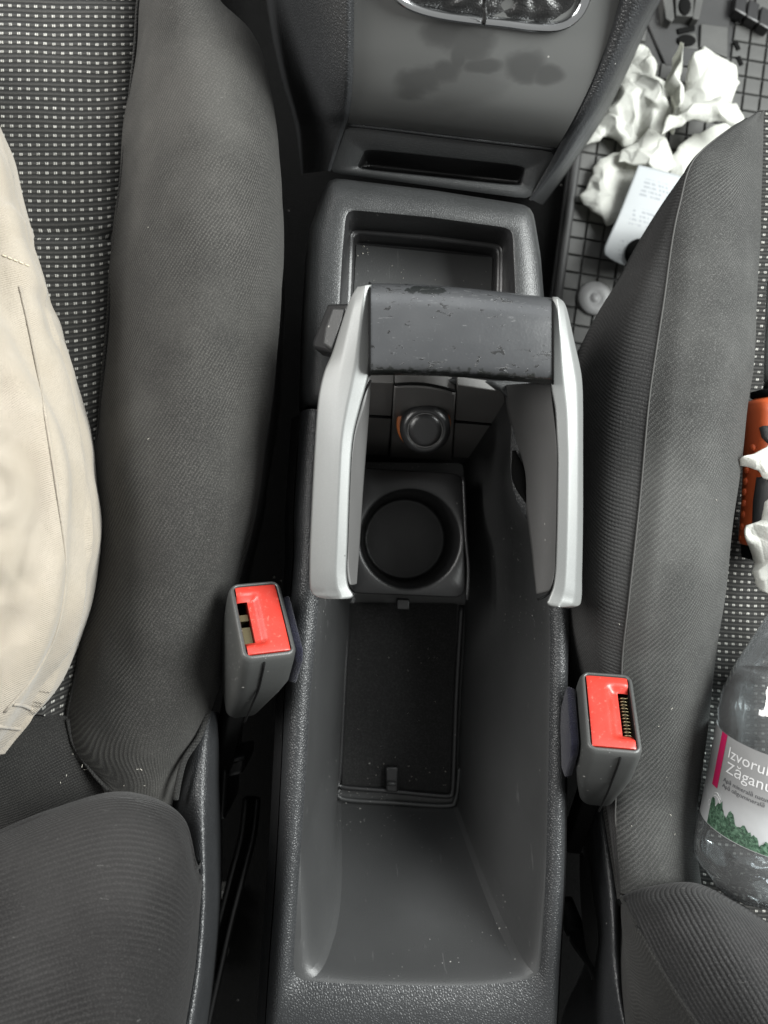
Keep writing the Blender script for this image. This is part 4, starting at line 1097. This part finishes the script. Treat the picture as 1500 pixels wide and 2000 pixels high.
# ------------------------------------------------------------------ orange handled tool on the right seat
tA, tB = at(1513,1064,-.004), at(1522,786,.002)
tz = (tB-tA).normalized(); tx = Vector((1,0,0)); tx = (tx-tz*tx.dot(tz)).normalized(); ty = tz.cross(tx)
TM = basis(tA, tx, ty, tz)
tl = root('hand_tool', 'orange ribbed tool handle with steel shaft on the dotted seat', 'tool', mat=TM)
TL = (tB-tA).length
def tr(t): return 0.0195 - 0.0012*math.sin(math.pi*t)
lathe('handle', [(.012,-.0025),(.0185,0)]+[(tr(k/16), .002+(TL-.004)*k/16) for k in range(17)]+[(.0180,TL),(.012,TL+.003)], M['orange'], tl, local=True, n=40)
lathe('collar', [(.013,TL+.002),(.0155,TL+.003),(.0155,TL+.006),(.012,TL+.007)], M['black'], tl, local=True)
lathe('end_cap', [(.010,-.010),(.0175,-.008),(.0182,-.001)], M['black'], tl, local=True)
lathe('shaft', [(.0062,TL),(.0062,TL+.07)], M['steel'], tl, Matrix.Translation((-.003,0,0)), local=True)
def on_tool(px, py, off=0.0):
    best = None
    d = ray(px, py).normalized(); Mi = TM.inverted(); o_ = Mi @ CP; dd = Mi.to_3x3() @ d
    a = dd.x**2+dd.y**2; b = 2*(o_.x*dd.x+o_.y*dd.y); c = o_.x**2+o_.y**2-(.0190+off)**2
    D = b*b-4*a*c
    if D < 0: return None
    return o_+dd*((-b-math.sqrt(D))/(2*a))
bump_me = None
for px, py in ((1470,874),(1458,918),(1456,940),(1454,961),(1453,983),(1452,1005),(1450,1029),(1448,1050),(1438,1026),(1440,1048)):
    q = on_tool(px, py, -.0003)
    if not q: continue
    n_ = Vector((q.x, q.y, 0)).normalized(); a_ = Vector((0,0,1)); Bm = basis(q, a_, n_.cross(a_), n_)
    lathe('grip_bump', [(.0022,-.0004),(.0021,.0004),(.0016,.0009),(.0008,.0012),(.0001,.0013)], M['orange'], tl, Bm, 14, True)
def pad_on_tool(name, pts):
    P = [Vector((x, y, 0)) for x, y in pts]; n = len(P)
    c = sum(P, Vector())/n
    rings = []
    for s_, off in ((1.0,-.001),(.97,.0006),(.9,.0012),(.6,.0014),(.3,.0014),(.02,.0014)):
        r = []
        for p in P:
            q = c.lerp(p, s_); h = on_tool(q.x, q.y, off)
            if not h: return
            r.append(h)
        rings.append(r)
    rings_obj(name, rings, M['grip'], tl, cap1=True, local=True)
pad_on_tool('grip_pad', [(1482,835),(1490,831),(1530,831),(1540,850),(1520,870),(1500,868),(1487,855)])
pad_on_tool('grip_pad', [(1477,932),(1500,928),(1540,930),(1545,1000),(1535,1040),(1490,1035),(1468,1028),(1470,980)])
pad_on_tool('grip_pad', [(1480,905),(1500,896),(1540,898),(1540,918),(1500,922),(1479,920)])
tissue('white tissue draped over the orange tool handle', [[(1450,912,.022),(1453,898),(1466,886)], [(1466,886),(1492,876),(1560,858)], [(1560,858),(1580,920),(1575,985)], [(1450,912),(1474,910),(1500,935),(1575,985)]], .026, .006, .006, 52, 31.0, 'tissues on the seat')
tissue('yellowish crumpled tissue between the orange tool and the bottle', [[(1462,1088,.004),(1458,1052),(1480,1012)], [(1480,1012),(1502,965),(1570,940)], [(1570,940),(1590,1040),(1570,1150)], [(1452,1090),(1470,1130),(1496,1175),(1570,1170)]], .016, .014, .008, 48, 35.0, 'tissues on the seat')

# ------------------------------------------------------------------ water bottle
bA, bB = at(1474,1736,-.006), at(1579,1224,.020)
bz = (bB-bA).normalized(); bx = Vector((1,0,0)); bx = (bx-bz*bx.dot(bz)).normalized(); by = bz.cross(bx)
if by.z < 0: by = -by; bx = -bx
BM = basis(bA, bx, by, bz)
wb = root('water_bottle', 'clear plastic water bottle with grey label lying on the right seat', 'bottle', mat=BM)
def brad(z, a):
    # petaloid foot, label waist, long cone shoulder, neck
    pr = [(0,.020),(.004,.030),(.012,.0362),(.022,.0372),(.034,.0366),(.037,.0358),(.092,.0358),(.096,.0368),(.106,.0370),(.116,.0355),(.130,.0315),(.145,.0262),(.160,.0205),(.172,.0150),(.178,.0130),(.200,.0130)]
    for (z0, r0), (z1, r1) in zip(pr, pr[1:]):
        if z <= z1:
            t = (z-z0)/(z1-z0); t = t*t*(3-2*t) if z > .1 or z < .03 else t
            r = r0+(r1-r0)*t; break
    else: r = pr[-1][1]
    if z < .034: r -= .0034*(1-z/.034)*(.5+.5*math.cos(5*a))**2
    if .098 < z < .118: r += .0005*math.sin((z-.098)/.02*math.pi*4)
    return r
zs = [0,.002,.004,.008,.012,.017,.022,.028,.034,.037,.05,.065,.08,.092,.096,.100,.104,.108,.112,.116,.122,.13,.138,.145,.152,.16,.166,.172,.178,.19,.2]
NA = 72
def brings(off, zz, zo=0): return [[Vector(((brad(z, a)+off)*math.cos(a), (brad(z, a)+off)*math.sin(a), z+zo)) for a in (2*math.pi*i/NA for i in range(NA))] for z in zz]
rings_obj('shell', brings(0, zs), M['pet'], wb, cap0=True, cap1=False, local=True)
lathe('screw_cap', [(.0142,.188),(.0150,.190),(.0150,.203),(.0140,.205)], M['ink_white'], wb, local=True)
wl = [z for z in zs if z <= .122]
rings_obj('water', brings(-.0009, wl, .0008), M['water'], wb, cap0=True, cap1=True, local=True)
# label: a curved sheet with its own coordinates (s along the girth from the top line to the left, v along the axis)
RL = .0361
def lab(s, v, off=0.0):
    # s>0 runs to the right of the left contour; the text line starts at the left
    a0 = math.atan2(0.42, 0.90)           # direction facing up-left
    a = a0 + s/RL
    r = RL+off
    return Vector((r*math.cos(a), r*math.sin(a), v))
V = []; uv = []; ns, nv_ = 60, 12
for j in range(nv_+1):
    for i in range(ns+1):
        s = -.045+.14*i/ns; v = .0375+.054*j/nv_
        V.append(lab(s, v)); uv.append((s+.05, v-.0375))
Fa = [(j*(ns+1)+i, j*(ns+1)+i+1, (j+1)*(ns+1)+i+1, (j+1)*(ns+1)+i) for j in range(nv_) for i in range(ns)]
lo = mesh('label', V, Fa, M['label'], wb, uv, local=True); fix_normals(lo)
lo['label'] = 'grey printed paper label with green moss picture'
def lab_quad(name, s0, s1, v0, v1, mat, off, nn=10):
    V = [lab(s0+(s1-s0)*i/nn, v, off) for v in (v0, v1) for i in range(nn+1)]
    mesh(name, V, [(i, i+1, nn+2+i, nn+1+i) for i in range(nn)], mat, lo, local=True)
def lab_text(txt, s0, v0, size, mat, off=.00025):
    cu = bpy.data.curves.new('lettering', 'FONT'); cu.body = txt; cu.size = size; cu.resolution_u = 3
    to = bpy.data.objects.new('tmp', cu); C.objects.link(to)
    dg = bpy.context.evaluated_depsgraph_get(); me = bpy.data.meshes.new_from_object(to.evaluated_get(dg))
    bpy.data.objects.remove(to)
    bm = bmesh.new(); bm.from_mesh(me)
    bmesh.ops.subdivide_edges(bm, edges=[e for e in bm.edges if e.calc_length() > .003], cuts=2)
    for v in bm.verts: v.co = lab(s0+v.co.x, v0+v.co.y, off)
    bm.to_mesh(me); bm.free()
    me.materials.clear(); me.materials.append(mat); me.name = 'lettering'
    o = bpy.data.objects.new('lettering', me); C.objects.link(o); o.parent = lo
    return o
S0 = -.008
lab_quad('crimson_band', S0-.0085, S0-.0030, .060, .0915, M['crimson'], .0002)
lab_text('Izvorul', S0+.0000, .0805, .0088, M['ink_white'])
lab_text('Z\u0103ganului', S0+.0008, .0722, .0088, M['ink_white'])
lab_text('Ap\u0103 mineral\u0103 natural\u0103 plat\u0103', S0+.0005, .0665, .0033, M['ink_dark'])
lab_text('Ap\u0103 oligomineral\u0103', S0+.0005, .0632, .0033, M['ink_dark'])
lab_text('0,5L', S0-.0090, .0475, .0055, M['ink_white'])
# small leaf mark and the moss picture with a ragged upper outline
for k in range(2):
    pts = [lab(S0-.0045+.006*t, .0570-k*.0018+.0016*math.sin(t*3.1)-.0016*t, .0003) for t in [i/8 for i in range(9)]]
    tube('leaf_mark', pts, .0003, M['ink_white'], lo, 5, local=True)
mp_ = []
random.seed(3)
nm = 48
for i in range(nm+1):
    t = i/nm
    hgt = .0530-.0130*t**1.2+.0016*math.sin(t*38)+.0010*random.uniform(-1,1)+(.002 if int(t*9) % 2 else 0)-.010*max(0, t-.8)
    mp_.append((S0-.006+.042*t, max(hgt, .0392)))
V = [lab(s, .0380, .0003) for s, h in mp_]+[lab(s, h, .0003) for s, h in mp_]
mesh('moss_picture', V, [(i, i+1, nm+2+i, nm+1+i) for i in range(nm)], M['moss'], lo, local=True)
lab_quad('white_panel', S0+.036, S0+.075, .0380, .0520, M['ink_white'], .0002)

# ------------------------------------------------------------------ what lies in the left gap
rl = root('seat_rail', 'black seat rail running along the carpet in the left gap', 'rail', at(440, 1800, -.25))
rp = [(492,1560),(484,1630),(466,1700),(440,1800),(420,1890),(398,1990),(380,2080)]
def rail(name, off, z, r, mat): tube(name, resample([at(x+off, y, z) for x, y in rp], 40), r, mat, rl, 8)
rail('rail_body', 0, -.205, .0075, M['black'])
rail('rail_edge', 10, -.196, .0022, M['plastic_dark'])
rail('rail_edge', -12, -.200, .0022, M['plastic'])
gp_ = root('seat_bracket', 'dark plastic bracket between the left buckle and the floor', 'bracket', at(450, 1500, -.25))
prism('bracket_plate', [at(444,1486,-.12), at(440,1520,-.12), at(476,1512,-.12), at(480,1478,-.12)], 0, Vector((0,0,-.05)), M['plastic_dark'], gp_, .003)
tube('bracket_edge', [at(446,1486,-.117), at(478,1479,-.117)], .0015, M['plastic'], gp_)
prism('bracket_arm', [at(432,1440,-.13), at(424,1600,-.13), at(440,1605,-.13), at(452,1445,-.13)], 0, Vector((0,0,-.06)), M['plastic_dark'], gp_, .004)
for k, (x, y) in enumerate(((432,1742),(428,1800),(420,1846))):
    o = prism('carpet_tile' if False else 'rear_mat_block', [at(x-30,y,-.262), at(x-30,y+42,-.262), at(x+20,y+36,-.262), at(x+22,y-4,-.262)], 0, Vector((0,0,-.02)), M['rubber'], None, .002)
    tag(o, ('rubber mat block farthest forward under the left seat', 'middle rubber mat block under the left seat', 'rubber mat block nearest the lower edge under the left seat')[k], 'mat block', 'mat blocks under the seat')

# ------------------------------------------------------------------ crumbs and grit lying about
def crumbs(name, label, spots, seed):
    random.seed(seed); V = []; Fa = []
    for (x0, y0, x1, y1, z, n, smin, smax) in spots:
        for _ in range(n):
            c = at(random.uniform(x0, x1), random.uniform(y0, y1), z if not callable(z) else z(0))
            s = random.uniform(smin, smax); b = len(V)
            for d in ((1,0,0),(-.5,.8,0),(-.5,-.8,0),(0,0,.9),(0,0,-.5)):
                V.append(c+Vector(d)*s*random.uniform(.6,1.2))
            Fa += [(b,b+1,b+3),(b+1,b+2,b+3),(b+2,b,b+3),(b+1,b,b+4),(b+2,b+1,b+4),(b,b+2,b+4)]
    o = mesh(name, V, Fa, M['crumb'], None, smooth=False)
    return tag(o, label, 'crumbs', kind='stuff')
crumbs('crumbs', 'pale crumbs and grit scattered in the console trays', [(690,480,720,500,-.049,8,.0003,.0007),(690,480,960,560,-.049,14,.0002,.0004),(675,1490,875,1535,fz+.0005,16,.0003,.0006),(690,1250,870,1500,fz+.0004,20,.0002,.0004),(660,1545,890,1562,ZF+.002,10,.0002,.0005)], 5)
# loose fibres and lint on the cloth
random.seed(21)
def lint(name, label, surfs):
    V = []; Fa = []
    for S, n, u0, u1, v0, v1 in surfs:
        for _ in range(n):
            u, v = random.uniform(u0, u1), random.uniform(v0, v1)
            p = S(u, v)+S.normal(u, v)*.0012; a = random.uniform(0, 6.28); L_ = random.uniform(.0005, .0016); bend = random.uniform(-1.5, 1.5)
            d = p.copy(); prev = None
            for k in range(5):
                s_ = Vector((math.cos(a+1.57), math.sin(a+1.57), 0))*.00010; up = Vector((0,0,.00016))
                ids = len(V); V += [d-s_, d+s_, d+up]
                if prev is not None: Fa += [(prev, prev+1, ids+1, ids), (prev+1, prev+2, ids+2, ids+1), (prev+2, prev, ids, ids+2)]
                prev = ids; d = d+Vector((math.cos(a), math.sin(a), random.uniform(-.1, .25)))*L_/4; a += bend/4
    o = mesh(name, V, Fa, M['crumb'], None, smooth=False)
    return tag(o, label, 'lint', kind='stuff')
lint('lint', 'pale fibres of lint caught on the seat cloth', [(LBS, 2, .3, .6, .1, .6), (LBS, 6, .15, .5, .88, .97), (RBS, 2, .4, .7, .3, .7), (RBS, 6, .4, .7, .72, .9), (BL, 1, .5, .9, .3, .6), (RP, 5, .6, .95, .3, .7)])
